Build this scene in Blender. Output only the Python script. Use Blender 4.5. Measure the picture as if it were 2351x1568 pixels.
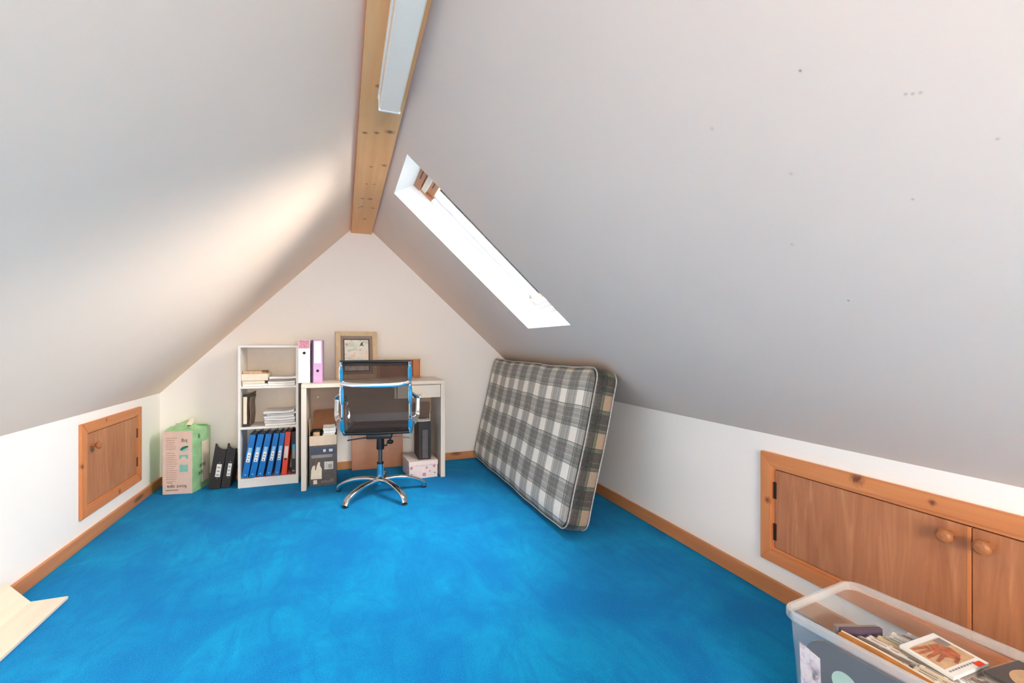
import bpy, bmesh, math, random
from mathutils import Vector, Matrix, Euler
random.seed(7)
for o in list(bpy.data.objects): bpy.data.objects.remove(o)
SC = bpy.context.scene
COL = SC.collection

# ------------------------------------------------------------------ camera, sky, exposure
YAW = math.atan(387/1045.0)
cam_d = bpy.data.cameras.new('camera'); cam = bpy.data.objects.new('camera', cam_d); COL.objects.link(cam)
cam.location = (0, 0, 1.06)
cam.rotation_euler = (math.radians(90), 0, -YAW)
cam_d.sensor_fit = 'HORIZONTAL'; cam_d.sensor_width = 36.0
cam_d.lens = 36.0*1045.0/2351.0
cam_d.shift_y = (789-784)/2351.0
cam_d.clip_start = 0.02; cam_d.clip_end = 200
SC.camera = cam

world = bpy.data.worlds.new('overcast_sky'); SC.world = world; world.use_nodes = True
bg = world.node_tree.nodes['Background']
bg.inputs['Color'].default_value = (1.0, 0.945, 0.885, 1)
bg.inputs['Strength'].default_value = 12.0

# added warm fill light at the unseen, made-up rear gable window
ld = bpy.data.lights.new('rear_fill_light', 'AREA'); ld.shape = 'RECTANGLE'; ld.size = 1.2; ld.size_y = .55
ld.energy = 6.5; ld.color = (1.0, .84, .66)
lo_ = bpy.data.objects.new('rear_fill_light', ld); COL.objects.link(lo_)
lo_.location = (.30, -1.66, 1.14); lo_.rotation_euler = (math.radians(90), 0, 0)

def portal(name, loc, rot, sx, sy):
    l = bpy.data.lights.new(name, 'AREA'); l.shape = 'RECTANGLE'; l.size = sx; l.size_y = sy
    l.cycles.is_portal = True
    o = bpy.data.objects.new(name, l); o.location = loc; o.rotation_euler = rot; COL.objects.link(o)

SC.view_settings.view_transform = 'Standard'
SC.view_settings.look = 'None'
SC.view_settings.exposure = 1.50
SC.view_settings.gamma = 1.0
SC.view_settings.use_curve_mapping = False
SC.cycles.max_bounces = 14; SC.cycles.diffuse_bounces = 10; SC.cycles.glossy_bounces = 4
SC.cycles.transparent_max_bounces = 24; SC.cycles.transmission_bounces = 6

# ------------------------------------------------------------------ material helpers
def lin(c):
    return tuple((x/12.92 if x <= .04045 else ((x+.055)/1.055)**2.4) for x in [v/255.0 for v in c]) + (1.0,)

class NT:
    def __init__(s, name):
        s.m = bpy.data.materials.new(name); s.m.use_nodes = True
        s.t = s.m.node_tree; s.n = s.t.nodes
        s.b = s.n['Principled BSDF']; s.out = s.n['Material Output']
    def new(s, typ, **kw):
        n = s.n.new(typ)
        for k, v in kw.items(): setattr(n, k, v)
        return n
    def set(s, n, **kw):
        for k, v in kw.items():
            n.inputs[k.replace('_', ' ')].default_value = v
        return n
    def link(s, a, b): s.t.links.new(a, b)
    def coord(s, which='Object', scale=(1, 1, 1), rot=(0, 0, 0)):
        c = s.new('ShaderNodeTexCoord'); mp = s.new('ShaderNodeMapping')
        mp.inputs['Scale'].default_value = scale; mp.inputs['Rotation'].default_value = rot
        s.link(c.outputs[which], mp.inputs['Vector']); return mp.outputs['Vector']
    def noise(s, vec, scale, detail=4, rough=.55, dist=0):
        n = s.new('ShaderNodeTexNoise'); n.inputs['Scale'].default_value = scale
        n.inputs['Detail'].default_value = detail; n.inputs['Roughness'].default_value = rough
        n.inputs['Distortion'].default_value = dist
        s.link(vec, n.inputs['Vector']); return n.outputs['Fac']
    def ramp(s, fac, stops, interp='LINEAR'):
        r = s.new('ShaderNodeValToRGB'); cr = r.color_ramp; cr.interpolation = interp
        while len(cr.elements) < len(stops): cr.elements.new(0.5)
        for e, (p, c) in zip(cr.elements, stops):
            e.position = p; e.color = c
        s.link(fac, r.inputs['Fac']); return r.outputs['Color']
    def mix(s, fac, a, b, mode='MIX'):
        n = s.new('ShaderNodeMix', data_type='RGBA', blend_type=mode)
        for sock, v in ((n.inputs[0], fac), (n.inputs[6], a), (n.inputs[7], b)):
            if hasattr(v, 'is_linked'): s.link(v, sock)
            else: sock.default_value = v
        return n.outputs[2]
    def math(s, op, a, b=0.0, c=None):
        n = s.new('ShaderNodeMath', operation=op)
        for i, v in enumerate((a, b) if c is None else (a, b, c)):
            if hasattr(v, 'is_linked'): s.link(v, n.inputs[i])
            else: n.inputs[i].default_value = v
        return n.outputs[0]
    def bump(s, h, strength=.2, dist=.002):
        b = s.new('ShaderNodeBump'); b.inputs['Strength'].default_value = strength
        b.inputs['Distance'].default_value = dist
        s.link(h, b.inputs['Height']); s.link(b.outputs[0], s.b.inputs['Normal'])
    def base(s, c):
        if hasattr(c, 'is_linked'): s.link(c, s.b.inputs['Base Color'])
        else: s.b.inputs['Base Color'].default_value = c

def plain(name, rgb, rough=.6, metal=0.0, var=.04, scale=30, bump=0.0, spec=.5):
    """even colour with a faint procedural variation"""
    t = NT(name); c = lin(rgb)
    v = t.noise(t.coord(), scale, 3)
    d = tuple(max(0, x*(1-var*2)) for x in c[:3])+(1,); e = tuple(min(1, x*(1+var)) for x in c[:3])+(1,)
    t.base(t.ramp(v, [(.3, d), (.7, e)]))
    t.b.inputs['Roughness'].default_value = rough; t.b.inputs['Metallic'].default_value = metal
    t.b.inputs['Specular IOR Level'].default_value = spec
    if bump: t.bump(v, bump)
    return t.m

def wood(name, light, dark, axis=1, freq=14, stretch=.06, rough=.45, knots=True, kn=(1.6, 4.5), dist=1.2, marks=()):
    """grain running along the given object axis"""
    t = NT(name)
    sc = [1, 1, 1]; sc[axis] = stretch
    v = t.coord('Object', tuple(sc))
    n1 = t.noise(v, freq, 6, .6, dist)
    fine = t.noise(v, freq*7, 3, .6, .2)
    big = t.noise(v, freq*.25, 3, .5, .6)
    c = t.ramp(n1, [(.3, lin(dark)), (.52, lin([(a+b)/2 for a, b in zip(light, dark)])), (.72, lin(light))])
    c = t.mix(t.math('MULTIPLY', fine, .35), c, lin([x*.8 for x in dark]), 'MIX')
    c = t.mix(t.math('MULTIPLY', big, .5), c, lin(light))
    if knots:
        s2 = [kn[1]]*3; s2[axis] = kn[0]
        vo = t.new('ShaderNodeTexVoronoi'); vo.inputs['Scale'].default_value = 1.0
        vo.inputs['Randomness'].default_value = .9
        t.link(t.coord('Object', tuple(s2)), vo.inputs['Vector'])
        k = t.ramp(vo.outputs['Distance'], [(.05, (1, 1, 1, 1)), (.12, (0, 0, 0, 1))])
        c = t.mix(t.math('MULTIPLY', k, .75), c, lin([dark[0]*.5, dark[1]*.42, dark[2]*.35]))
    if marks:
        # single knots at their own places in the board
        tc = t.new('ShaderNodeTexCoord'); wob = t.noise(t.coord('Object'), 120, 2, .5)
        for (p, r) in marks:
            d = t.new('ShaderNodeVectorMath', operation='DISTANCE'); d.inputs[1].default_value = p
            t.link(tc.outputs['Object'], d.inputs[0])
            dd = t.math('ADD', d.outputs['Value'], t.math('MULTIPLY', t.math('SUBTRACT', wob, .5), r*.8))
            f = t.ramp(dd, [(r*.25, (.85, .85, .85, 1)), (r*.6, (.35, .35, .35, 1)), (r, (0, 0, 0, 1))])
            c = t.mix(f, c, lin([dark[0]*.5, dark[1]*.40, dark[2]*.35]))
    t.base(c); t.b.inputs['Roughness'].default_value = rough
    t.bump(n1, .12, .001)
    return t.m

def clear_plastic(name, tint, haze, rough=.15, face=.35):
    t = NT(name); t.n.remove(t.b)
    tr = t.new('ShaderNodeBsdfTransparent'); tr.inputs['Color'].default_value = tint
    df = t.new('ShaderNodeBsdfPrincipled'); df.inputs['Base Color'].default_value = (.84, .82, .79, 1)
    df.inputs['Roughness'].default_value = rough
    lw = t.new('ShaderNodeLayerWeight'); lw.inputs['Blend'].default_value = .35
    f = t.math('MULTIPLY_ADD', lw.outputs['Facing'], face, haze)
    mx = t.new('ShaderNodeMixShader'); t.link(f, mx.inputs[0])
    t.link(tr.outputs[0], mx.inputs[1]); t.link(df.outputs[0], mx.inputs[2])
    t.link(mx.outputs[0], t.out.inputs['Surface'])
    return t.m

# ------------------------------------------------------------------ mesh helpers
def obj(name, bm, mats, parent=None, smooth=False, angle=None):
    me = bpy.data.meshes.new(name)
    bmesh.ops.recalc_face_normals(bm, faces=bm.faces)
    bm.to_mesh(me); bm.free()
    for m in (mats if isinstance(mats, (list, tuple)) else [mats]): me.materials.append(m)
    if smooth:
        for p in me.polygons: p.use_smooth = True
        if angle is not None:
            try: me.set_sharp_from_angle(angle=math.radians(angle))
            except Exception: pass
    o = bpy.data.objects.new(name, me); COL.objects.link(o)
    if parent: o.parent = parent
    return o

def thing(name, label, cat, loc=(0, 0, 0), rz=0, group=None):
    o = bpy.data.objects.new(name, None); COL.objects.link(o)
    o.empty_display_size = .1; o.location = loc; o.rotation_euler = (0, 0, rz)
    o['label'] = label; o['category'] = cat
    if group: o['group'] = group
    return o
def tag(o, label, cat, group=None):
    o['label'] = label; o['category'] = cat
    if group: o['group'] = group
    return o
def struct(o, label, cat='room'):
    o['kind'] = 'structure'; o['label'] = label; o['category'] = cat; return o

def box(bm, lo, hi, bev=0.0, seg=2, mat=0, M=None):
    lo = Vector(lo); hi = Vector(hi)
    r = bmesh.ops.create_cube(bm, size=1)
    vs = r['verts']
    for v in vs:
        v.co = Vector([lo[i]+(v.co[i]+.5)*(hi[i]-lo[i]) for i in range(3)])
    fs = set(f for v in vs for f in v.link_faces)
    if bev > 0:
        es = list(set(e for v in vs for e in v.link_edges))
        rr = bmesh.ops.bevel(bm, geom=es, offset=bev, segments=seg, profile=.6, affect='EDGES')
        fs = set(rr['faces']) | set(f for f in fs if f.is_valid)
        vs = list(set(v for f in fs for v in f.verts))
    for f in fs: f.material_index = mat
    if M is not None: bmesh.ops.transform(bm, matrix=M, verts=list(set(vs)))
    return vs

def bx(lo, hi, bev=0.0, seg=2, M=None):
    bm = bmesh.new(); box(bm, lo, hi, bev, seg, 0, M); return bm

def quad(bm, pts, mat=0):
    f = bm.faces.new([bm.verts.new(p) for p in pts]); f.material_index = mat; return f

def prism(bm, poly, vec, mat=0, M=None):
    """extrude the closed polygon by vec"""
    vec = Vector(vec)
    a = [bm.verts.new(p) for p in poly]; b = [bm.verts.new(Vector(p)+vec) for p in poly]
    n = len(poly)
    fs = [bm.faces.new(a), bm.faces.new(b[::-1])]
    for i in range(n): fs.append(bm.faces.new([a[i], b[i], b[(i+1) % n], a[(i+1) % n]]))
    for f in fs: f.material_index = mat
    if M is not None: bmesh.ops.transform(bm, matrix=M, verts=a+b)
    return a+b

def smooth_path(pts, n=6, closed=False):
    P = [Vector(p) for p in pts]; out = []
    L = len(P)
    rng = L if closed else L-1
    for i in range(rng):
        if closed: p0, p1, p2, p3 = P[(i-1) % L], P[i], P[(i+1) % L], P[(i+2) % L]
        else: p0, p1, p2, p3 = P[max(i-1, 0)], P[i], P[i+1], P[min(i+2, L-1)]
        for k in range(n):
            t = k/n
            out.append(.5*((2*p1)+(-p0+p2)*t+(2*p0-5*p1+4*p2-p3)*t*t+(-p0+3*p1-3*p2+p3)*t**3))
    if not closed: out.append(P[-1])
    return out

def sweep(bm, pts, sec, up=(0, 0, 1), closed=False, taper=None):
    """sweep a 2D section (list of (a,b)) along pts; a along side, b along up"""
    pts = [Vector(p) for p in pts]; up = Vector(up); rings = []
    N = len(pts)
    for i, p in enumerate(pts):
        if closed: t = pts[(i+1) % N]-pts[(i-1) % N]
        else: t = pts[min(i+1, N-1)]-pts[max(i-1, 0)]
        t.normalize()
        side = t.cross(up)
        if side.length < 1e-4: side = Vector((1, 0, 0))
        side.normalize(); u2 = side.cross(t).normalized()
        k = taper(i/(N-1)) if taper else 1
        if not isinstance(k, tuple): k = (k, k)
        rings.append([bm.verts.new(p+side*a*k[0]+u2*b*k[1]) for a, b in sec])
    M = len(sec)
    for i in range(N if closed else N-1):
        A, B = rings[i], rings[(i+1) % N]
        for j in range(M): bm.faces.new([A[j], A[(j+1) % M], B[(j+1) % M], B[j]])
    if not closed:
        bm.faces.new(rings[0][::-1]); bm.faces.new(rings[-1])

def circ(r, n=10, sy=1.0):
    return [(r*math.cos(2*math.pi*i/n), r*sy*math.sin(2*math.pi*i/n)) for i in range(n)]
def rrect(w, h, r, n=3):
    out = []
    for cx, cy, a0 in ((w/2-r, h/2-r, 0), (-w/2+r, h/2-r, 90), (-w/2+r, -h/2+r, 180), (w/2-r, -h/2+r, 270)):
        for k in range(n+1):
            a = math.radians(a0+90*k/n); out.append((cx+r*math.cos(a), cy+r*math.sin(a)))
    return out

def lathe(bm, prof, n=20, M=None):
    rings = []
    allv = []
    for r, z in prof:
        if r < 1e-5: ring = [bm.verts.new((0, 0, z))]
        else: ring = [bm.verts.new((r*math.cos(2*math.pi*i/n), r*math.sin(2*math.pi*i/n), z)) for i in range(n)]
        rings.append(ring); allv += ring
    for a, b in zip(rings, rings[1:]):
        if len(a) == 1 and len(b) == 1: continue
        for i in range(n):
            j = (i+1) % n
            if len(a) == 1: bm.faces.new([a[0], b[i], b[j]])
            elif len(b) == 1: bm.faces.new([a[i], b[0], a[j]])
            else: bm.faces.new([a[i], a[j], b[j], b[i]])
    for ring in (rings[0], rings[-1]):
        if len(ring) > 2: bm.faces.new(ring)
    if M is not None: bmesh.ops.transform(bm, matrix=M, verts=allv)

def text_obj(name, s, size, mat, parent, loc, rot, depth=.0004, align='CENTER', xs=1.0):
    cu = bpy.data.curves.new(name, 'FONT'); cu.body = s; cu.size = size; cu.extrude = depth
    cu.align_x = align; cu.align_y = 'CENTER'; cu.resolution_u = 2
    tmp = bpy.data.objects.new(name+'_curve', cu); COL.objects.link(tmp)
    dg = bpy.context.evaluated_depsgraph_get()
    me = bpy.data.meshes.new_from_object(tmp.evaluated_get(dg))
    bpy.data.objects.remove(tmp)
    me.materials.clear(); me.materials.append(mat)
    o = bpy.data.objects.new(name, me); COL.objects.link(o); o.parent = parent
    o.location = loc; o.rotation_euler = rot; o.scale = (xs, 1, 1)
    return o

def rotz(a): return Matrix.Rotation(a, 4, 'Z')
def roty(a): return Matrix.Rotation(a, 4, 'Y')
def rotx(a): return Matrix.Rotation(a, 4, 'X')
def T(x, y, z): return Matrix.Translation((x, y, z))
R90 = math.pi/2

def copy_tree(o, parent=None):
    c = o.copy(); COL.objects.link(c); c.parent = parent
    for ch in o.children: copy_tree(ch, c)
    return c

# ------------------------------------------------------------------ materials
def plaster(name, rgb, marks=()):
    t = NT(name); v = t.coord('Object')
    big = t.noise(v, .9, 3, .5); fine = t.noise(v, 60, 5, .6); mid = t.noise(v, 7, 4, .6)
    a = lin(rgb); b = tuple(x*.955 for x in a[:3])+(1,)
    c = t.ramp(big, [(.35, b), (.65, a)])
    if marks:
        tc = t.new('ShaderNodeTexCoord')
        for (p, r, k) in marks:
            d = t.new('ShaderNodeVectorMath', operation='DISTANCE'); d.inputs[1].default_value = p
            t.link(tc.outputs['Object'], d.inputs[0])
            f = t.ramp(d.outputs['Value'], [(0, (k, k, k, 1)), (r, (0, 0, 0, 1))])
            c = t.mix(f, c, lin((70, 62, 55)))
    t.base(c); t.b.inputs['Roughness'].default_value = .85
    t.b.inputs['Specular IOR Level'].default_value = .25
    t.bump(t.math('ADD', t.math('MULTIPLY', fine, .3), mid), .10, .004)
    return t.m
M_wall = plaster('white_wall_paint', (249, 243, 236))
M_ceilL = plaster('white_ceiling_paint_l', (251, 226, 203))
M_ceilR = plaster('ceiling_paint_shaded_r', (230, 209, 192), [  # same paint as the left slope, its weaker light put into a darker colour
    ((.758, .578, 1.543), .004, .8), ((1.167, .764, 1.166), .0035, .8), ((.991, .534, 1.328), .003, .4),
    ((.765, .791, 1.536), .006, .22), ((.941, .396, 1.374), .004, .35),
    ((.847, .466, 1.461), .003, .4), ((.850, .458, 1.458), .003, .4), ((.853, .449, 1.456), .004, .4),
    ((1.02, .80, 1.30), .005, .3), ((.89, .70, 1.42), .005, .3)])
M_reveal = plain('window_reveal_white', (250, 250, 248), .7, var=.01)
M_pine = wood('pine_trim', (230, 156, 98), (196, 108, 54), axis=1, freq=10, marks=[((-.018, .303, .447), .030), ((-.018, .086, .436), .014), ((.018, .051, .018), .022), ((.018, -.111, .475), .014)])
M_pine_z = wood('pine_trim_upright', (230, 156, 98), (194, 106, 54), axis=2, freq=10, stretch=.08, marks=[((-.018, .66, .259), .020), ((.018, -.365, .272), .018)])
M_skirt = wood('pine_skirting', (222, 154, 98), (182, 108, 58), axis=1, freq=9, kn=(1.2, 6))
M_skirt_x = wood('pine_skirting_gable', (222, 156, 100), (186, 118, 66), axis=0, freq=9)
M_ply = wood('plywood_panel', (212, 146, 102), (150, 84, 46), axis=2, freq=13, stretch=.10, knots=False, dist=2.6, rough=.45)
M_beam = wood('pine_beam', (255, 198, 136), (234, 158, 96), axis=1, freq=9, stretch=.05, knots=False, rough=.55, marks=[((x, y, 2.0), r) for x, y, r in ((.09, 2.13, .016), (.139, 2.113, .017), (.193, 2.084, .026), (.138, 2.53, .013), (.202, 2.486, .02), (.129, 2.81, .011), (.115, 3.10, .016), (.163, 3.095, .022), (.117, 3.29, .016), (.191, 3.297, .018), (.12, 1.727, .016), (.17, 2.8, .010), (.15, 3.6, .02), (.1, 3.32, .01))])
M_knob = wood('turned_wood_knob', (188, 122, 74), (150, 88, 48), axis=0, freq=20, knots=False, rough=.35)
M_windowpine = wood('window_pine', (214, 150, 104), (176, 104, 62), axis=1, freq=16, knots=False, rough=.5)
M_bookback = plain('bookcase_back_sheet', (226, 212, 196), .6, var=.015)
M_melamine = wood('pale_wood_effect', (240, 228, 212), (222, 206, 188), axis=2, freq=7, stretch=.05, knots=False, rough=.45)
M_melamine_x = wood('pale_wood_effect_flat', (242, 232, 218), (224, 208, 190), axis=0, freq=7, stretch=.05, knots=False, rough=.4)
M_shelfwhite = plain('white_bookcase_board', (238, 234, 226), .5, var=.015)
M_melamine_shaded = wood('pale_wood_effect_shaded', (206, 172, 146), (184, 146, 118), axis=0, freq=6, stretch=.1, knots=False)  # desk's pale wood effect, with under-desk shade put into the browner colour
M_hardboard = plain('brown_hardboard', (172, 106, 62), .28, var=.06, scale=12)
M_plank = wood('pale_laminate_plank', (242, 226, 206), (228, 206, 182), axis=1, freq=8, stretch=.04, knots=False, rough=.35)
M_black = plain('black_board', (30, 27, 26), .5)
M_blackplastic = plain('black_plastic', (22, 21, 21), .35)
M_darkfile = plain('dark_brown_black_card', (44, 38, 35), .55, var=.1)
M_blue = plain('blue_binder_card', (16, 118, 196), .35, var=.08, scale=18)
M_blueedge = plain('dark_blue_edge', (20, 50, 110), .4)
M_orange = plain('orange_binder_card', (232, 70, 36), .4)
M_white = plain('white_card', (246, 244, 240), .55, var=.01)
M_paper = plain('white_paper', (240, 237, 230), .8, var=.03, scale=8)
M_paper2 = plain('grey_white_paper', (218, 212, 205), .8, var=.05, scale=8)
M_lilac = plain('lilac_card', (214, 168, 214), .5, var=.02)
M_purple = plain('deep_purple_card', (66, 30, 70), .5)
M_pinkprint = plain('pink_print', (226, 150, 170), .5, var=.3, scale=160)
M_ink = plain('black_ink', (18, 16, 16), .6)
M_inkgrey = plain('grey_ink', (150, 140, 132), .6)
M_brownink = plain('brown_ink', (122, 84, 58), .6)
M_paleblue = plain('pale_blue_label', (150, 205, 235), .5)
M_labelblue = plain('cyan_label', (60, 150, 190), .5)
M_chrome = plain('polished_chrome', (226, 226, 228), .08, metal=1.0, var=.0)
M_alu = plain('satin_aluminium', (206, 202, 198), .25, metal=1.0, var=.01)
M_steel = plain('steel_rod', (120, 118, 116), .3, metal=1.0)
M_cardb = plain('plain_cardboard', (222, 200, 176), .8, var=.04)
M_cardbrown = plain('brown_cardboard', (150, 100, 66), .8, var=.06)
M_greybox = plain('dark_grey_printed_card', (92, 84, 80), .45, var=.12, scale=25)
M_navyprint = plain('slate_blue_print', (64, 74, 92), .45, var=.1)
M_pinkcard = plain('pale_pink_card', (236, 208, 190), .6, var=.03)
M_pinkline = plain('dusky_pink_print', (206, 168, 152), .6, var=.03)
M_green = plain('mint_green_card', (168, 218, 160), .55, var=.1, scale=14)
M_green2 = plain('mid_green_print', (112, 190, 132), .55, var=.06)
M_greendark = plain('dark_green_print', (70, 84, 60), .55, var=.1)
M_teal = plain('teal_print', (22, 128, 100), .5)
M_aqua = plain('aqua_print', (140, 205, 190), .5)
M_blush = plain('blush_box_card', (238, 218, 210), .6, var=.04)
M_brass = plain('dull_metal', (150, 140, 128), .35, metal=1.0)
M_hinge = plain('dark_bronze_hinge', (70, 44, 26), .45, metal=.6)
M_piping = plain('grey_piping', (186, 182, 178), .8, var=.15, scale=60)
M_skin = plain('warm_brown_print', (190, 110, 78), .4, var=.25, scale=60)
M_tan = plain('tan_print', (206, 170, 132), .5, var=.1, scale=60)
M_gold = plain('pale_gold_moulding', (216, 190, 150), .4, var=.06)
M_greymat = plain('grey_mount_card', (150, 134, 124), .7)
M_cream = plain('cream_card', (238, 224, 202), .6, var=.03)
M_orangewood = wood('orange_wood', (204, 128, 66), (176, 96, 44), axis=2, freq=10, knots=False)
M_slate = plain('slate_blue_plastic', (40, 46, 58), .3, var=.05)
M_palegreen = plain('pale_green_plastic', (176, 205, 186), .4)
M_manila = plain('manila_card', (190, 120, 52), .6, var=.12, scale=20)
M_taupe = plain('taupe_lever_file', (120, 98, 84), .6, var=.05)

# carpet
t = NT('blue_carpet'); v = t.coord('Object')
n1 = t.noise(v, 2.2, 4, .6, .8); n2 = t.noise(v, 240, 3, .7); n3 = t.noise(v, 26, 4, .6, .5)
c = t.ramp(n1, [(.34, lin((0, 112, 182))), (.5, lin((0, 140, 200))), (.66, lin((4, 166, 216)))])
st = t.noise(t.coord('Object', (1.0, .35, 1), (0, 0, .7)), 7, 5, .7, 1.5)
c = t.mix(t.ramp(st, [(.42, (0, 0, 0, 1)), (.62, (.55, .55, .55, 1))]), c, lin((0, 98, 176)))
c = t.mix(t.math('MULTIPLY', n3, .4), c, lin((0, 100, 176)))
sp = t.ramp(n2, [(.35, lin((0, 84, 150))), (.6, lin((14, 162, 220)))])
c = t.mix(.38, c, sp)
t.base(c); t.b.inputs['Roughness'].default_value = .95; t.b.inputs['Specular IOR Level'].default_value = .1
t.b.inputs['Sheen Weight'].default_value = .08; t.b.inputs['Sheen Roughness'].default_value = .4
t.b.inputs['Sheen Tint'].default_value = (.5, .8, 1, 1)
t.bump(t.math('ADD', n2, t.math('MULTIPLY', n3, .8)), .55, .006)
M_carpet = t.m

# fluorescent diffuser (off): ribbed opal plastic
t = NT('ribbed_opal_diffuser'); v = t.coord('Object')
w = t.new('ShaderNodeTexWave'); w.inputs['Scale'].default_value = 90; w.bands_direction = 'X'
t.link(v, w.inputs['Vector']); t.base(lin((250, 234, 214))); t.b.inputs['Roughness'].default_value = .3
t.bump(w.outputs['Fac'], .15, .001)
M_diff = t.m

# window glass, thin
t = NT('window_glass'); t.n.remove(t.b)
tr = t.new('ShaderNodeBsdfTransparent'); tr.inputs['Color'].default_value = (.97, .98, .98, 1)
gl = t.new('ShaderNodeBsdfGlossy'); gl.inputs['Roughness'].default_value = .02
fr = t.new('ShaderNodeFresnel'); fr.inputs['IOR'].default_value = 1.35
mx = t.new('ShaderNodeMixShader'); t.link(fr.outputs[0], mx.inputs[0]); t.link(tr.outputs[0], mx.inputs[1]); t.link(gl.outputs[0], mx.inputs[2])
t.link(mx.outputs[0], t.out.inputs['Surface']); M_glass = t.m

M_tub = clear_plastic('milky_clear_plastic', (.97, .98, .98, 1), .10, face=.25)
M_tubrim = clear_plastic('milky_clear_plastic_rim', (.95, .96, .96, 1), .26, face=.35)
M_case = clear_plastic('clear_case_plastic', (.97, .97, .97, 1), .05, .08, .12)

# chair mesh: open black weave
t = NT('black_mesh_fabric')
v = t.coord('UV', (1, 1, 1))
wv = t.new('ShaderNodeTexWave'); wv.bands_direction = 'Y'; wv.inputs['Scale'].default_value = 60; t.link(v, wv.inputs['Vector'])
t.base(lin((62, 47, 39))); t.b.inputs['Roughness'].default_value = .6; t.b.inputs['Specular IOR Level'].default_value = .25
tr = t.new('ShaderNodeBsdfTransparent'); mx = t.new('ShaderNodeMixShader')
f = t.math('MULTIPLY_ADD', wv.outputs['Fac'], .12, .66)
t.link(f, mx.inputs[0]); t.link(tr.outputs[0], mx.inputs[1]); t.link(t.b.outputs[0], mx.inputs[2])
t.link(mx.outputs[0], t.out.inputs['Surface']); M_mesh = t.m

# mattress ticking: tartan of warp stripes crossed by weft stripes
def tartan(name, W, D, G, K, L, mult, u_off, v_off):
    t = NT(name)
    tc = t.new('ShaderNodeTexCoord'); sp = t.new('ShaderNodeSeparateXYZ'); t.link(tc.outputs['UV'], sp.inputs[0])
    D2 = tuple(x*1.5 for x in D[:3])+(1,)
    def stripe(sock, period, off):
        f = t.math('FRACT', t.math('ADD', t.math('DIVIDE', sock, period), off))
        return t.ramp(f, [(0, W), (.40, K), (.418, L), (.437, K), (.452, L), (.475, G), (.50, D), (.565, D2), (.60, K), (.615, L),
                          (.632, D2), (.66, D), (.76, D2), (.79, D), (.885, G), (.905, L), (.93, K), (.945, L), (.965, G), (.985, K)], 'CONSTANT')
    wa = stripe(sp.outputs[0], .205, u_off); we = stripe(sp.outputs[1], .213, v_off)
    c = t.mix(mult, t.mix(.5, wa, we), t.mix(1.0, wa, we, 'MULTIPLY'))
    tw = t.new('ShaderNodeTexWave'); tw.bands_direction = 'DIAGONAL'; tw.inputs['Scale'].default_value = 85
    t.link(tc.outputs['UV'], tw.inputs['Vector'])
    c = t.mix(t.math('MULTIPLY', tw.outputs['Fac'], .07), c, tuple(x*.45 for x in W[:3])+(1,))
    nz = t.noise(t.coord('UV'), 60, 4, .7)
    c = t.mix(.07, c, t.ramp(nz, [(.35, K), (.65, W)]))
    t.base(c); t.b.inputs['Roughness'].default_value = .6; t.b.inputs['Sheen Weight'].default_value = .15
    t.bump(t.math('ADD', tw.outputs['Fac'], nz), .15, .001)
    return t.m
M_tartan = tartan('tartan_ticking', (.93, .90, .84, 1), (.24, .225, .20, 1), (.12, .17, .11, 1), (.05, .05, .045, 1), (.62, .62, .57, 1), .70, .62, .80)  # front copy of the ticking, light put into its paler colours
M_tartan_shaded = tartan('tartan_ticking_shaded', (.62, .50, .40, 1), (.030, .028, .028, 1), (.03, .12, .05, 1), (.008, .012, .009, 1), (.22, .30, .22, 1), .90, .62, .80)  # same ticking, with the unlit side's shade put into darker colours

# picture print: pale watercolour blotches
t = NT('pale_watercolour_print'); v = t.coord('Object')
a = t.noise(v, 14, 4, .6, .6); b = t.noise(v, 30, 3, .6, .4)
c = t.ramp(a, [(.36, lin((196, 206, 190))), (.48, lin((236, 236, 226))), (.58, lin((240, 222, 206))), (.7, lin((220, 200, 186)))])
c = t.mix(t.ramp(b, [(.60, (0, 0, 0, 1)), (.72, (.6, .6, .6, 1))]), c, lin((110, 104, 92)))
t.base(c); t.b.inputs['Roughness'].default_value = .5; M_print = t.m

t = NT('floral_photo_print'); v = t.coord('Object')
a = t.noise(v, 26, 4, .6, .8)
t.base(t.ramp(a, [(.34, lin((120, 112, 104))), (.45, lin((214, 190, 200))), (.55, lin((236, 226, 220))), (.66, lin((206, 150, 170)))]))
t.b.inputs['Roughness'].default_value = .35; M_floral = t.m

# ------------------------------------------------------------------ room shell
XL, XR = -1.285, 1.70            # knee walls
YB, YR = 4.10, -1.7              # far gable, rear gable
HL, HR = .690, .675              # knee wall heights
BX0, BX1, HB = .060, .228, 2.0   # ridge beam
RZ = 2.03
def zL(x): return RZ-(RZ-HL)*(BX0-x)/(BX0-XL)
def zR(x): return RZ-.92*(x-BX1)

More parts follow.
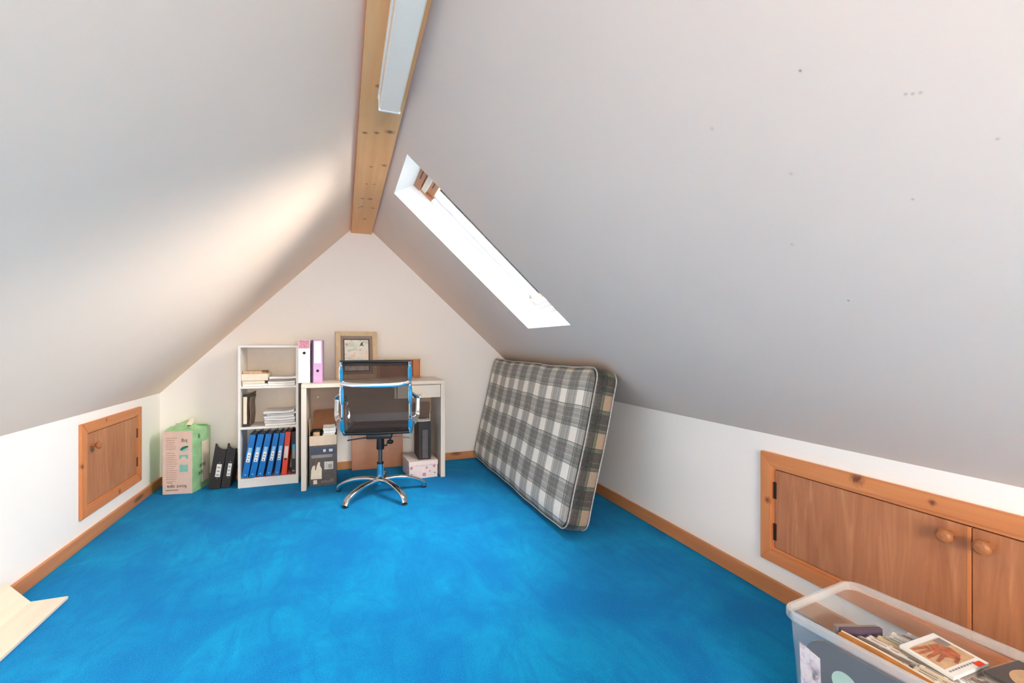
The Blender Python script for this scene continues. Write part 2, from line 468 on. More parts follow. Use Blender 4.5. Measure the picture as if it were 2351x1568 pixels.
bm = bx((XL-.2, YR-.2, -.06), (XR+.2, YB+.2, 0))
struct(obj('floor', bm, M_carpet), 'bright blue carpet over the whole attic floor', 'floor')
struct(obj('wall_left', bx((XL-.15, YR, 0), (XL, YB, HL+.0)), M_wall), 'low white wall with the small wooden hatch', 'wall')
struct(obj('wall_right', bx((XR, YR, 0), (XR+.15, YB, HR+.0)), M_wall), 'low white wall with the double wooden cupboard', 'wall')
def gable(y0, y1, hole=None):
    bm = bmesh.new()
    prof = [(XL-.15, 0), (XR+.15, 0), (XR+.15, HR+.02), (XR, HR+.02), (BX1, RZ+.05), (BX0, RZ+.05), (XL, HL+.02), (XL-.15, HL+.02)]
    if not hole:
        prism(bm, [(x, y0, z) for x, z in prof], (0, y1-y0, 0)); return bm
    x0, x1, z0, z1 = hole
    prism(bm, [(x, y0, z) for x, z in [(XL-.15, 0), (XR+.15, 0), (XR+.15, HR+.02), (XR, HR+.02), (XR-.02, z0), (XL+.02, z0), (XL, HL+.02), (XL-.15, HL+.02)]], (0, y1-y0, 0))
    xa = XL+(z1-HL)/(RZ-HL)*(BX0-XL); xb = BX1+(RZ-z1)/.92; xa0 = XL+.02; xb0 = XR-.02
    prism(bm, [(xa0, y0, z0), (x0, y0, z0), (x0, y0, z1), (xa, y0, z1)], (0, y1-y0, 0))
    prism(bm, [(x1, y0, z0), (xb0, y0, z0), (xb, y0, z1), (x1, y0, z1)], (0, y1-y0, 0))
    prism(bm, [(xa, y0, z1), (xb, y0, z1), (BX1, y0, RZ+.05), (BX0, y0, RZ+.05)], (0, y1-y0, 0))
    return bm
struct(obj('wall_back', gable(YB, YB+.15), M_wall), 'white triangular gable wall behind the desk', 'wall')
RW = (-.50, .90, .80, 1.42)  # opening for the added rear window
struct(obj('wall_rear', gable(YR-.15, YR, RW), M_wall), 'white gable wall behind the viewer with an added window', 'wall')

# left slope
bm = bmesh.new()
nl = Vector((-(RZ-HL), 0, BX0-XL)).normalized()*.2
xe = XL-.02; ze = zL(xe)
prism(bm, [(BX0+.02, YR-.15, zL(BX0+.02)), (xe, YR-.15, ze), (xe+nl.x, YR-.15, ze+nl.z), (BX0+.02+nl.x, YR-.15, RZ+.02+nl.z+.1)], (0, YB-YR+.3, 0))
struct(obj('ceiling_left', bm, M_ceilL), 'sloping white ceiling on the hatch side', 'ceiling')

# right slope with roof window hole. slope frame: a = down the slope, n = outwards
sl = Vector((1, 0, -.92)).normalized(); sn = Vector((.92, 0, 1)).normalized()
def S(a, y, n=0.0): p = Vector((BX1, 0, RZ))+sl*a+sn*n; return Vector((p.x, y, p.z))
AE = (XR+.03-BX1)*1.3588
OA0, OA1, OY0, OY1 = .082, 1.281, 2.235, 2.845
DEP = .13; TA = .145; TH = .22
bm = bmesh.new()
A0 = -.03; ya, yb = YR-.15, YB+.15
PY0, PY1 = -1.40, .02          # unseen roof window added behind the viewer for fill light
for (p, q, y0, y1) in ((A0, AE, ya, PY0), (A0, AE, PY1, OY0), (A0, AE, OY1, yb), (A0, OA0, OY0, OY1), (OA1, AE, OY0, OY1), (A0, OA0, PY0, PY1), (OA1, AE, PY0, PY1)):
    quad(bm, [S(p, y0), S(p, y1), S(q, y1), S(q, y0)])
# reveals
for h0, h1 in ((OY0, OY1), (PY0, PY1)):
    inner = [S(OA0, h0), S(OA0, h1), S(OA1, h1), S(OA1, h0)]
    outer = [S(TA-.02, h0, DEP), S(TA-.02, h1, DEP), S(OA1, h1, DEP), S(OA1, h0, DEP)]
    outer2 = [S(TA-.02, h0, TH), S(TA-.02, h1, TH), S(OA1, h1, TH), S(OA1, h0, TH)]
    for A_, B_ in ((inner, outer), (outer, outer2)):
        for i in range(4):
            j = (i+1) % 4
            quad(bm, [A_[i], A_[j], B_[j], B_[i]], 1)
for (p, q, y0, y1) in ((A0, AE, ya, PY0), (A0, AE, PY1, OY0), (A0, AE, OY1, yb), (A0, TA-.02, OY0, OY1), (OA1, AE, OY0, OY1), (A0, TA-.02, PY0, PY1), (OA1, AE, PY0, PY1)):
    quad(bm, [S(p, y0, TH), S(q, y0, TH), S(q, y1, TH), S(p, y1, TH)])
bmesh.ops.remove_doubles(bm, verts=bm.verts, dist=1e-5)
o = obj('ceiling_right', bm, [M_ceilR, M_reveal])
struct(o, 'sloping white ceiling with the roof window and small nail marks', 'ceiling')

# skirtings
def skirting(name, poly_lo_hi, m, label):
    struct(obj(name, bx(*poly_lo_hi, .004), m), label, 'skirting')
skirting('baseboard_left', ((XL, YR, 0), (XL+.016, YB-.016, .066)), M_skirt, 'pine skirting board along the hatch wall')
skirting('baseboard_right', ((XR-.016, YR, 0), (XR, YB-.016, .070)), M_skirt, 'pine skirting board along the cupboard wall')
skirting('baseboard_back', ((XL, YB-.016, 0), (XR, YB, .066)), M_skirt_x, 'pine skirting board along the gable wall behind the desk')

# ridge beam (three planed faces, bevelled arrises)
bm = bx((BX0, YR, HB), (BX1, YB, RZ+.16), .004)
beam = obj('ridge_beam', bm, M_beam); struct(beam, 'knotty pine ridge beam along the top of the attic', 'beam')

# roof window (window_1)
w1 = bpy.data.objects.new('window_1', None); COL.objects.link(w1); struct(w1, 'pine roof window in a deep white reveal, open to bright sky', 'window')
w1.location = S(.7, 2.54, .17); w1m = Matrix.Translation(w1.location).inverted()
def slab(a0, a1, y0, y1, n0, n1, bev=.003):
    bm = bmesh.new()
    vs = box(bm, (a0, y0, n0), (a1, y1, n1), bev)
    M = Matrix(((sl.x, 0, sn.x, BX1), (0, 1, 0, 0), (sl.z, 0, sn.z, RZ), (0, 0, 0, 1)))
    bmesh.ops.transform(bm, matrix=w1m@M, verts=bm.verts); return bm
t0 = TA-.02
obj('frame_head', slab(t0, t0+.045, OY0, OY1, .125, .22), M_windowpine, w1)
obj('frame_sill', slab(OA1-.035, OA1, OY0, OY1, .14, .22), M_reveal, w1)
obj('frame_jamb', slab(t0, t0+.14, OY1-.022, OY1, .132, .22), M_windowpine, w1)
obj('frame_jamb', slab(t0+.14, OA1, OY1-.022, OY1, .132, .22), M_reveal, w1)  # pine jamb coloured white, the sky's glare put into it
obj('frame_jamb', slab(t0, OA1, OY0, OY0+.022, .132, .22), M_reveal, w1)
obj('vent_flap', slab(t0+.052, t0+.085, OY0+.03, OY1-.035, .128, .165, .006), M_cream, w1)
sr = obj('sash_top_rail', slab(t0+.05, t0+.135, OY0+.024, OY1-.024, .15, .205), M_windowpine, w1)
obj('groove_line', slab(t0+.018, t0+.024, OY0+.09, OY1-.17, .123, .13, 0), M_hinge, w1)
obj('groove_line', slab(t0+.100, t0+.105, OY0+.06, OY1-.14, .147, .151, 0), M_hinge, w1)
obj('sash_bottom_rail', slab(OA1-.085, OA1-.035, OY0+.024, OY1-.024, .155, .205), M_reveal, w1)
obj('sash_stile', slab(t0+.13, OA1-.08, OY1-.05, OY1-.024, .16, .205), M_reveal, w1)
obj('sash_stile', slab(t0+.13, OA1-.08, OY0+.024, OY0+.05, .16, .205), M_reveal, w1)
obj('pane', slab(t0+.12, OA1-.07, OY0+.045, OY1-.045, .186, .190, 0), M_glass, w1)
bm = slab(OA1-.118, OA1-.08, OY1-.075, OY1-.03, .135, .165, .008)
obj('latch', bm, M_cream, w1)
bm = slab(OA1-.15, OA1-.135, OY1-.062, OY1-.045, .14, .16, .004)
obj('latch_pin', bm, M_brass, w1)
pc = S((t0+OA1)/2+.03, (OY0+OY1)/2, .24)
portal('roof_window_portal', pc, Euler((0, math.radians(42.6), 0)), 1.2, .62)

w3 = bpy.data.objects.new('added_roof_window', None); COL.objects.link(w3); struct(w3, 'added pine roof window behind the viewer, for fill light', 'window')  # unseen, added to brighten the left slope and floor
w3.location = w1.location; 
for lo_a, hi_a, y0, y1 in ((t0, t0+.06, PY0, PY1), (OA1-.06, OA1, PY0, PY1), (t0+.06, OA1-.06, PY0, PY0+.05), (t0+.06, OA1-.06, PY1-.05, PY1)):
    obj('frame_rail', slab(lo_a, hi_a, y0, y1, .14, .22), M_windowpine, w3)
obj('pane', slab(t0+.05, OA1-.05, PY0+.04, PY1-.04, .186, .190, 0), M_glass, w3)
pc = S((t0+OA1)/2, (PY0+PY1)/2, .24)
portal('roof_window_portal', pc, Euler((0, math.radians(42.6), 0)), 1.2, 1.42)  # sky portal of the added roof window

# rear window added for fill light (unseen, behind the viewer)
w2 = bpy.data.objects.new('added_rear_window', None); COL.objects.link(w2); struct(w2, 'added white window in the gable behind the viewer, for fill light', 'window')
w2.location = (.15, YR-.10, RW[2])
x0, x1, z0, z1 = RW; ox = w2.location
def wb(lo, hi): return bx(Vector(lo)-Vector(ox), Vector(hi)-Vector(ox), .004)
for a, b in (((x0, YR-.13, z0), (x0+.05, YR-.07, z1)), ((x1-.05, YR-.13, z0), (x1, YR-.07, z1)), ((x0, YR-.13, z0), (x1, YR-.07, z0+.05)), ((x0, YR-.13, z1-.05), (x1, YR-.07, z1)), ((.175, YR-.13, z0), (.225, YR-.07, z1))):
    obj('frame_bar', wb(a, b), M_reveal, w2)
obj('pane', wb((x0+.04, YR-.104, z0+.04), (x1-.04, YR-.10, z1-.04)), M_glass, w2)
portal('rear_fill_portal', (.20, YR-.2, (z0+z1)/2), Euler((R90, 0, 0)), 1.4, .66)

# ------------------------------------------------------------------ knee wall hatches
def knob_bm(dirx):
    bm = bmesh.new()
    prof = [(0, .0), (.011, .0), (.010, .012), (.009, .018), (.018, .026), (.0215, .033), (.020, .040), (.013, .045), (0, .047)]
    lathe(bm, prof, 20, roty(R90*dirx)); return bm

def mitred_frame(root, x, dx, y0, y1, z0, z1, w, d, ms):
    """four mitred boards standing proud of the wall face x towards dx"""
    x = x
    def b(poly, name, m):
        bm = bmesh.new(); prism(bm, [(x, p[0], p[1]) for p in poly], (dx*d, 0, 0))
        bmesh.ops.bevel(bm, geom=[e for e in bm.edges], offset=.0025, segments=2, affect='EDGES')
        return obj(name, bm, m, root)
    b([(y0, z1), (y1, z1), (y1-w, z1-w), (y0+w, z1-w)], 'frame_board', ms[0])
    b([(y0, z0), (y1, z0), (y1-w, z0+w), (y0+w, z0+w)], 'frame_board', ms[0])
    b([(y0, z0), (y0, z1), (y0+w, z1-w), (y0+w, z0+w)], 'frame_board', ms[1])
    b([(y1, z0), (y1, z1), (y1-w, z1-w), (y1-w, z0+w)], 'frame_board', ms[1])

# left hatch
d1 = bpy.data.objects.new('door_1', None); COL.objects.link(d1); d1.location = (XL, 3.35, .15)
struct(d1, 'small square plywood hatch in a pine frame on the low wall', 'hatch')
Y0_, Y1_, Z0_, Z1_ = 2.985-3.35, 3.725-3.35, -.005, .490
mitred_frame(d1, 0, 1, Y0_, Y1_, Z0_, Z1_, .048, .018, (M_pine, M_pine_z))
# inner stop bead
bm = bmesh.new()
ya_, yb_, za_, zb_ = Y0_+.048, Y1_-.048, Z0_+.048, Z1_-.048
for lo, hi in (((.000, ya_, za_), (.009, ya_+.010, zb_)), ((.0, yb_-.010, za_), (.009, yb_, zb_)), ((.0, ya_+.01, zb_-.010), (.009, yb_-.01, zb_)), ((.0, ya_+.01, za_), (.009, yb_-.01, za_+.010))):
    box(bm, lo, hi, .001)
obj('stop_bead', bm, M_pine, d1)
obj('frame_backing', bx((-.004, ya_-.004, za_-.004), (.001, yb_+.004, zb_+.004)), M_hinge, d1)
dp = obj('door_panel', bx((.001, ya_+.013, za_+.013), (.011, yb_-.013, zb_-.013), .0015), M_ply, d1)
kb = obj('knob', knob_bm(1), M_knob, dp); kb.location = (.011, ya_+.055, zb_-.08)
for zz in (za_+.09, zb_-.12):
    obj('hinge', bx((.008, yb_-.018, zz-.03), (.014, yb_-.004, zz+.03), .002), M_hinge, dp)

# right double cupboard
d2 = bpy.data.objects.new('door_2', None); COL.objects.link(d2); d2.location = (XR, .77, .14)
struct(d2, 'double plywood cupboard doors in a pine frame on the low wall', 'cupboard')
Y0_, Y1_, Z0_, Z1_ = .075-.77, 1.467-.77, .003, .460
mitred_frame(d2, 0, -1, Y0_, Y1_, Z0_, Z1_, .052, .018, (M_pine, M_pine_z))
ya_, yb_, za_, zb_ = Y0_+.052, Y1_-.052, Z0_+.052, Z1_-.052
bm = bmesh.new()
for lo, hi in (((-.009, ya_, za_), (0, ya_+.012, zb_)), ((-.009, yb_-.012, za_), (0, yb_, zb_)), ((-.009, ya_+.012, zb_-.012), (0, yb_-.012, zb_)), ((-.009, ya_+.012, za_), (0, yb_-.012, za_+.012))):
    box(bm, lo, hi, .001)
obj('stop_bead', bm, M_pine, d2)
obj('frame_backing', bx((-.001, ya_-.004, za_-.004), (.004, yb_+.004, zb_+.004)), M_hinge, d2)
ym = -.004
for k, (u0, u1) in enumerate(((ym+.002, yb_-.016), (ya_+.016, ym-.002))):
    dp = obj('door_panel', bx((-.012, u0, za_+.015), (-.001, u1, zb_-.015), .0015), M_ply, d2)
    kb = obj('knob', knob_bm(-1), M_knob, dp)
    kb.location = (-.012, (u0+.045) if k == 0 else (u1-.035), zb_-.052)
    hy = u1-.001 if k == 0 else u0+.001
    for zz in (za_+.08, zb_-.10):
        obj('hinge', bx((-.015, hy-.006, zz-.035), (-.009, hy+.008, zz+.035), .002), M_hinge, dp)
    if k == 0:
        obj('edge_lipping', bx((-.0125, u0-.001, za_+.015), (-.001, u0+.008, zb_-.015), .001), M_pine_z, dp)

# ------------------------------------------------------------------ ceiling strip light on the beam
lt = thing('strip_light', 'long white ribbed strip light under the ridge beam, switched off', 'light', (.163, 1.0, HB))
obj('base_tray', bx((-.042, -.78, -.012), (.042, .80, 0), .002), M_white, lt)
bm = bmesh.new()
prism(bm, [(-.036, -.765, -.010), (-.038, -.765, -.060), (-.033, -.765, -.066), (.033, -.765, -.066), (.038, -.765, -.060), (.036, -.765, -.010)], (0, 1.53, 0))
obj('diffuser', bm, M_diff, lt)
obj('end_cap', bx((-.040, .765, -.067), (.040, .776, -.010), .002), M_white, lt)
obj('end_cap', bx((-.040, -.776, -.067), (.040, -.765, -.010), .002), M_white, lt)

# ------------------------------------------------------------------ mattress
def mattress():
    L, H, TK = 1.86, .905, .135
    th = math.radians(13.2)
    # local: x = thickness (0 at front face, + to the back), y = length, z = height
    root = thing('mattress', 'thick grey and white tartan mattress leaning on its long side against the slope', 'mattress', (1.122, 2.20, .005))
    R = roty(th); lift = .0
    M = T(.0, 0, TK*math.sin(th)+.004)@R
    def outline(inset=0.0, n=6, r=.07):
        pts = []
        for cy, cz, a0 in ((L-r, H-r, 0), (r, H-r, 90), (r, r, 180), (L-r, r, 270)):
            for k in range(n+1):
                a = math.radians(a0+90*k/n)
                pts.append((cy+(r-inset)*math.cos(a), cz+(r-inset)*math.sin(a)))
        # add points on the straight runs so that the edges can sag and wave
        out = []
        for i, p in enumerate(pts):
            q = pts[(i+1) % len(pts)]
            out.append(p)
            d = math.hypot(q[0]-p[0], q[1]-p[1])
            if d > .2:
                m = int(d/.06)
                for k in range(1, m):
                    s = k/m; out.append((p[0]+(q[0]-p[0])*s, p[1]+(q[1]-p[1])*s))
        return out
    def wav(y, z):
        # slumped edges
        dy = .004*math.sin(z*9); dz = .003*math.sin(y*7+1)+.002*math.sin(y*17)
        if z > H*.6: dz += -.008*math.sin(math.pi*min(max(y/L, 0), 1))
        return y+dy, z+dz
    bm = bmesh.new(); uvl = bm.loops.layers.uv.new('UVMap')
    ol = outline(); N = len(ol)
    rows = [(.012, 0.0), (.0, .012), (-.004, .03), (-.006, TK/2), (-.004, TK-.03), (.0, TK-.012), (.012, TK)]
    rings = []
    ol_in = outline(.012)
    for inset, x in rows:
        oo = outline(inset)
        rings.append([bm.verts.new((x,)+wav(*p)) for p in oo])
    per = [0]
    for i in range(N):
        a, b = ol[i], ol[(i+1) % N]; per.append(per[-1]+math.hypot(b[0]-a[0], b[1]-a[1]))
    for k in range(len(rings)-1):
        for i in range(N):
            j = (i+1) % N
            f = bm.faces.new([rings[k][i], rings[k][j], rings[k+1][j], rings[k+1][i]])
            my = (ol[i][0]+ol[j][0])/2; mz = (ol[i][1]+ol[j][1])/2
            endf = my < .04 or my > L-.04
            for l, (vv, s) in zip(f.loops, ((i, rows[k][1]), (j, rows[k][1]), (j, rows[k+1][1]), (i, rows[k+1][1]))):
                p = ol[vv]
                # the border strip: stripes of the tartan run across
                l[uvl].uv = (s*1.3+.19, p[1]) if endf else (p[0], s*1.0+.11)
    # faces: gridded, quilted
    for ring, x0, sgn in ((rings[0], 0.0, -1), (rings[-1], TK, 1)):
        ny, nz = 40, 20
        inn = outline(.012)
        grid = {}
        # fill with triangles fan over a grid of inner points
        f = bm.faces.new(ring if sgn < 0 else ring[::-1])
        for l in f.loops: l[uvl].uv = (l.vert.co.y, l.vert.co.z)
    bmesh.ops.transform(bm, matrix=M, verts=bm.verts)
    body = obj('cover', bm, M_tartan_shaded, root, smooth=True, angle=40)
    # quilted front panel, slightly puffed
    bm = bmesh.new(); uvl = bm.loops.layers.uv.new('UVMap')
    ny, nz = 74, 36
    g = []
    for iy in range(ny+1):
        col = []
        for iz in range(nz+1):
            y = .012+(L-.024)*iy/ny; z = .012+(H-.024)*iz/nz
            # round the corners
            r = .058; cy = min(max(y, .012+r), L-.012-r); cz = min(max(z, .012+r), H-.012-r)
            d = math.hypot(y-cy, z-cz)
            if d > r: y = cy+(y-cy)*r/d; z = cz+(z-cz)*r/d
            e = min(y-.012, L-.012-y, z-.012, H-.012-z)
            puff = .016*(1-math.exp(-max(e, 0)/.03))
            puff += .0012*math.sin(y*31+math.sin(z*6))*math.sin(z*27+math.sin(y*5))*(1 if e > .03 else 0)
            wy, wz = wav(y, z)
            col.append((bm.verts.new((.001-puff, wy, wz)), y, z))
        g.append(col)
    for iy in range(ny):
        for iz in range(nz):
            q = [g[iy][iz], g[iy][iz+1], g[iy+1][iz+1], g[iy+1][iz]]
            f = bm.faces.new([a[0] for a in q])
            for l, a in zip(f.loops, q): l[uvl].uv = (a[1], a[2])
    bmesh.ops.transform(bm, matrix=M, verts=bm.verts)
    obj('quilted_panel', bm, M_tartan, root, smooth=True)
    for x in (.004, TK-.004):
        bm = bmesh.new()
        pts = [M@Vector((x,)+wav(*p)) for p in outline(-.001)]
        sweep(bm, pts, circ(.0038, 6), up=R@Vector((1, 0, 0)), closed=True)
        obj('piping', bm, M_piping, root, smooth=True)
    return root
mattress()

# ------------------------------------------------------------------ bookcase
BCX0, BCX1, BCY0, BCY1, BCH = -.724, -.322, 3.815, 4.082, 1.047
bc = thing('bookcase', 'narrow white open bookcase with three shelf spaces beside the desk', 'bookcase', ((BCX0+BCX1)/2, BCY0, 0))
W = (BCX1-BCX0)/2; D = BCY1-BCY0; tk = .017
obj('side_panel', bx((-W, 0, 0), (-W+tk, D, BCH), .001), M_shelfwhite, bc)
obj('side_panel', bx((W-tk, 0, 0), (W, D, BCH), .001), M_shelfwhite, bc)
obj('top_board', bx((-W+tk, 0, BCH-.016), (W-tk, D, BCH), .001), M_shelfwhite, bc)
obj('back_board', bx((-W+tk, D-.006, .05), (W-tk, D-.001, BCH-.016)), M_bookback, bc)
obj('shelf', bx((-W+tk, .004, .728), (W-tk, D-.006, .744), .001), M_shelfwhite, bc)
obj('shelf', bx((-W+tk, .004, .428), (W-tk, D-.006, .444), .001), M_shelfwhite, bc)
obj('bottom_shelf', bx((-W+tk, .0, .050), (W-tk, D-.006, .064), .001), M_shelfwhite, bc)
obj('plinth', bx((-W+tk, .004, 0), (W-tk, .018, .050), .001), M_shelfwhite, bc)

# ring binders on the bottom shelf, leaning
def binder(label, group, bot_x, y, z, w, tilt, h=.318, body=M_blue, kind='blue', dep=.235):
    b = thing('ring_binder', label, 'binder', (bot_x, y, z+w*math.sin(tilt)), 0, group)
    M = roty(tilt)
    ct = .0035
    bm = bmesh.new(); box(bm, (0, 0, 0), (ct, dep, h), .001, M=M); obj('cover', bm, body, b)
    bm = bmesh.new(); box(bm, (w-ct, 0, 0), (w, dep, h), .001, M=M); obj('cover', bm, body, b)
    bm = bmesh.new(); box(bm, (ct*.2, -.001, 0), (w-ct*.2, .003, h), .001, M=M); obj('spine', bm, body, b)
    bm = bmesh.new(); box(bm, (ct+.001, .012, .006), (w-ct-.001, dep-.012, h-.012), 0, M=M); obj('paper_block', bm, M_paper2 if kind != 'black' else M_darkfile, b)
    if kind == 'blue':
        bm = bmesh.new(); box(bm, (w*.22, -.0022, .115), (w*.80, -.001, .205), .0, M=M); obj('label_card', bm, M_white, b)
        bm = bmesh.new(); box(bm, (w*.22, -.0023, .185), (w*.80, -.0021, .222), .0, M=M); obj('label_tip', bm, M_paleblue, b)
        bm = bmesh.new(); lathe(bm, [(0, -.0005), (.0045, -.0005), (.0045, .001), (0, .001)], 10, M@T(w*.5, -.0022, .125)@rotx(R90)); obj('finger_hole', bm, M_ink, b)
        bm = bmesh.new()
        for q in range(2): box(bm, (w*.35, -.0027, .142+q*.02), (w*.68, -.0022, .149+q*.02), 0, M=M)
        obj('label_print', bm, M_inkgrey, b)
        bm = bmesh.new(); box(bm, (w*.35, -.0018, .018), (w*.6, -.001, .026), 0, M=M); obj('foot_mark', bm, M_paleblue, b)
    if kind == 'orange':
        bm = bmesh.new(); box(bm, (w*.14, -.0022, .125), (w*.86, -.001, .215), .0, M=M); obj('label_card', bm, M_blush, b)
        bm = bmesh.new(); lathe(bm, [(0, -.0005), (.008, -.0005), (.008, .001), (0, .001)], 12, M@T(w*.5, -.0022, .118)@rotx(R90)); obj('finger_hole', bm, M_hinge, b)
    if kind == 'black':
        bm = bmesh.new(); box(bm, (w*.2, -.0022, .115), (w*.8, -.001, .185), .0, M=M); obj('label_card', bm, M_inkgrey, b)
        bm = bmesh.new(); box(bm, (w*.2, -.0022, .185), (w*.8, -.001, .225), .0, M=M); obj('label_tip', bm, M_labelblue, b)
        bm = bmesh.new(); box(bm, (w*.2, -.0022, .018), (w*.75, -.001, .028), .0, M=M); obj('foot_mark', bm, M_inkgrey, b)
    return b
GB = 'blue ring binders on the bottom bookcase shelf'
bz = .0665
blues = [('blue ring binder leaning first from the open side of the bookcase', -.703, .040, 9.5),
         ('blue ring binder second along the bottom shelf, leaning', -.655, .041, 10.5),
         ('blue ring binder in the middle of the five blue ones', -.604, .040, 10.8),
         ('blue ring binder fourth along the bottom shelf', -.546, .036, 10.0),
         ('blue ring binder touching the orange binder', -.488, .033, 7.2)]
for i, (lb, x, w, tl) in enumerate(blues):
    binder(lb, GB, x, BCY0+.020+.001*(i % 2), bz, w, math.radians(tl))
binder('orange-red ring binder with a pale label among the blue ones', None, -.441, BCY0+.022, bz, .036, math.radians(5.2), .322, M_orange, 'orange')
binder('black ring binder upright at the end of the bottom shelf', None, -.3735, BCY0+.03, bz, .033, 0.0, .322, M_black, 'black')
# flat magazine under the binders
mg = thing('magazine', 'thin colourful magazine lying flat under the binders in the bookcase', 'magazine', (-.50, BCY0+.012, .0642))
obj('pages', bx((-.12, 0, 0), (.15, .2, .0018)), M_paper, mg)
obj('cover_sheet', bx((-.12, 0, .0018), (.15, .2, .0022)), M_pinkprint, mg)

# top shelf: card boxes and books
zt = .7445
o = obj('book', bx((0, 0, 0), (.165, .14, .016), .001), M_white); o.location = (-.700, BCY0+.035, zt)
tag(o, 'thin white paperback lowest in the small stack on the top shelf', 'book')
def book(name, label, x, y, z, w, d, h, cov, rz=0, pages=M_cream, group=None):
    b = thing(name, label, 'book', (x, y, z), rz, group)
    obj('page_block', bx((.002, .001, .0015), (w-.001, d-.003, h-.0015)), pages, b)
    obj('cover', bx((0, 0, 0), (w, d, .0015)), cov, b)
    obj('cover', bx((0, 0, h-.0015), (w, d, h)), cov, b)
    obj('spine', bx((0, d-.003, .0), (w, d, h)), cov, b)
    return b
book('book', 'beige book with a dark top edge, second in the small stack', -.703, BCY0+.03, zt+.0165, .150, .14, .022, M_tan)
t_ = thing('card_box', 'cream card box with an orange-brown lid on the top shelf stack', 'box', (-.706, BCY0+.028, zt+.040))
obj('box_body', bx((0, 0, 0), (.175, .14, .050), .002), M_cream, t_)
bm = bmesh.new(); box(bm, (.004, .03, .050), (.160, .15, .070), .003); obj('lid', bm, M_tan, t_)
bm = bmesh.new(); box(bm, (.128, .028, .056), (.168, .075, .074), .006, M=T(0, 0, 0)); obj('ribbon_bow', bm, M_brownink, t_)

def sheet_stack(name, label, x, y, z, w, d, n, th, mats, group=None, curl=.0, rz=0, seed=0, cat='papers', sx=.006):
    """slightly curled sheets lying on one another: each sheaf a part"""
    rnd = random.Random(seed)
    r = thing(name, label, cat, (x, y, z), rz, group)
    for k in range(n):
        bm = bmesh.new(); nx = 12
        ox, oy, rr = rnd.uniform(-sx, sx), rnd.uniform(-sx, sx), rnd.uniform(-.05, .05)
        c = curl*(k+1)/n
        ph = rnd.uniform(0, 3)
        lift = lambda s, q: c*(abs(s-.4)**2.2)*(1 if s > .4 else .25) + c*.12*math.sin(s*5+ph)*.6+c*.08
        tops = []
        for i in range(nx+1):
            s = i/nx
            zz = k*th+max(0, lift(s, 0))
            tops.append((w*(s-.5), zz))
        V = []
        for (px, pz) in tops:
            V.append([bm.verts.new((px, -d/2, pz)), bm.verts.new((px, d/2, pz)), bm.verts.new((px, d/2, pz+th*.92)), bm.verts.new((px, -d/2, pz+th*.92))])
        for A_, B_ in zip(V, V[1:]):
            for q in range(4): bm.faces.new([A_[q], A_[(q+1) % 4], B_[(q+1) % 4], B_[q]])
        bm.faces.new(V[0]); bm.faces.new(V[-1][::-1])
        bmesh.ops.transform(bm, matrix=T(ox, oy, 0)@rotz(rr), verts=bm.verts)
        obj('sheaf', bm, mats[k % len(mats)], r)
    return r
sheet_stack('paper_stack', 'curled white papers beside the card box on the top shelf', -.435, BCY0+.118, zt, .185, .195, 4, .016, [M_paper, M_paper, M_greymat, M_paper], curl=.018, seed=3)
# middle shelf
zm = .4445
b = thing('magazine_bundle', 'upright bundle of brown covered magazines at the side of the middle shelf', 'magazines', (-.695, BCY0+.03, zm))
obj('page_block', bx((0, 0, .01), (.024, .20, .235), .002), M_cream, b)
bm = bmesh.new()
pts = [(.026, 0, .0), (.030, 0, .06), (.028, 0, .13), (.034, 0, .19), (.046, 0, .245)]
sweep(bm, smooth_path([(p[0]+.004, .10, p[2]) for p in pts], 4), [(-.10, -.004), (.10, -.004), (.10, .004), (-.10, .004)], up=(1, 0, 0))
obj('brown_cover', bm, M_hinge, b)
bm = bmesh.new(); sweep(bm, smooth_path([(.04, .10, .0), (.046, .10, .08), (.042, .10, .17), (.052, .10, .22)], 4), [(-.095, -.003), (.095, -.003), (.095, .003), (-.095, .003)], up=(1, 0, 0))
obj('rear_cover', bm, M_taupe, b)
obj('strap', bx((-.001, -.003, .222), (.046, .004, .242), .002), M_darkfile, b)
obj('strap', bx((-.001, -.003, .0), (.044, .004, .02), .002), M_darkfile, b)
sheet_stack('paper_heap', 'loose heap of crumpled white papers on the middle shelf', -.450, BCY0+.118, zm, .205, .20, 6, .017, [M_paper, M_paper2, M_white, M_paper, M_paper2, M_paper], curl=.050, seed=11, sx=.010)

# ------------------------------------------------------------------ desk
DX0, DX1, DY0, DY1, DH = -.285, .760, 3.585, 4.06, .768
dk = thing('desk', 'pale wood effect desk with one drawer against the gable wall', 'desk', (DX0, DY0, 0))
W = DX1-DX0; D = DY1-DY0; tt = .028; st = .034
obj('desktop', bx((0, 0, DH-tt), (W, D, DH), .002), M_melamine_x, dk)
obj('side_panel', bx((0, .004, 0), (st, D-.01, DH-tt), .001), M_melamine, dk)
obj('side_panel', bx((W-st, .004, 0), (W, D-.01, DH-tt), .001), M_melamine, dk)
obj('back_panel', bx((st, D-.045, .470), (W-st, D-.029, DH-tt), .001), M_melamine_shaded, dk)
dr = obj('drawer', bx((W-st-.335, .006, DH-tt-.104), (W-st-.003, .022, DH-tt-.004), .0015), M_melamine_x, dk)
obj('drawer_box', bx((W-st-.325, .022, DH-tt-.098), (W-st-.008, .36, DH-tt-.012)), M_melamine_x, dr)
obj('drawer_runner_panel', bx((W-st-.356, .02, DH-tt-.105), (W-st-.338, D-.05, DH-tt), .001), M_melamine, dk)
obj('cam_cap', bx((.085, D-.048, .62), (.097, D-.045, .632), .001), M_white, dk)

hb = obj('hardboard_sheet', bx((0, 0, 0), (.42, .005, .335), .001), M_hardboard)
hb.location = (.065, 4.022, .001); hb.rotation_euler = (math.radians(-6), 0, 0)
tag(hb, 'sheet of brown hardboard leaning on the skirting under the desk', 'board')

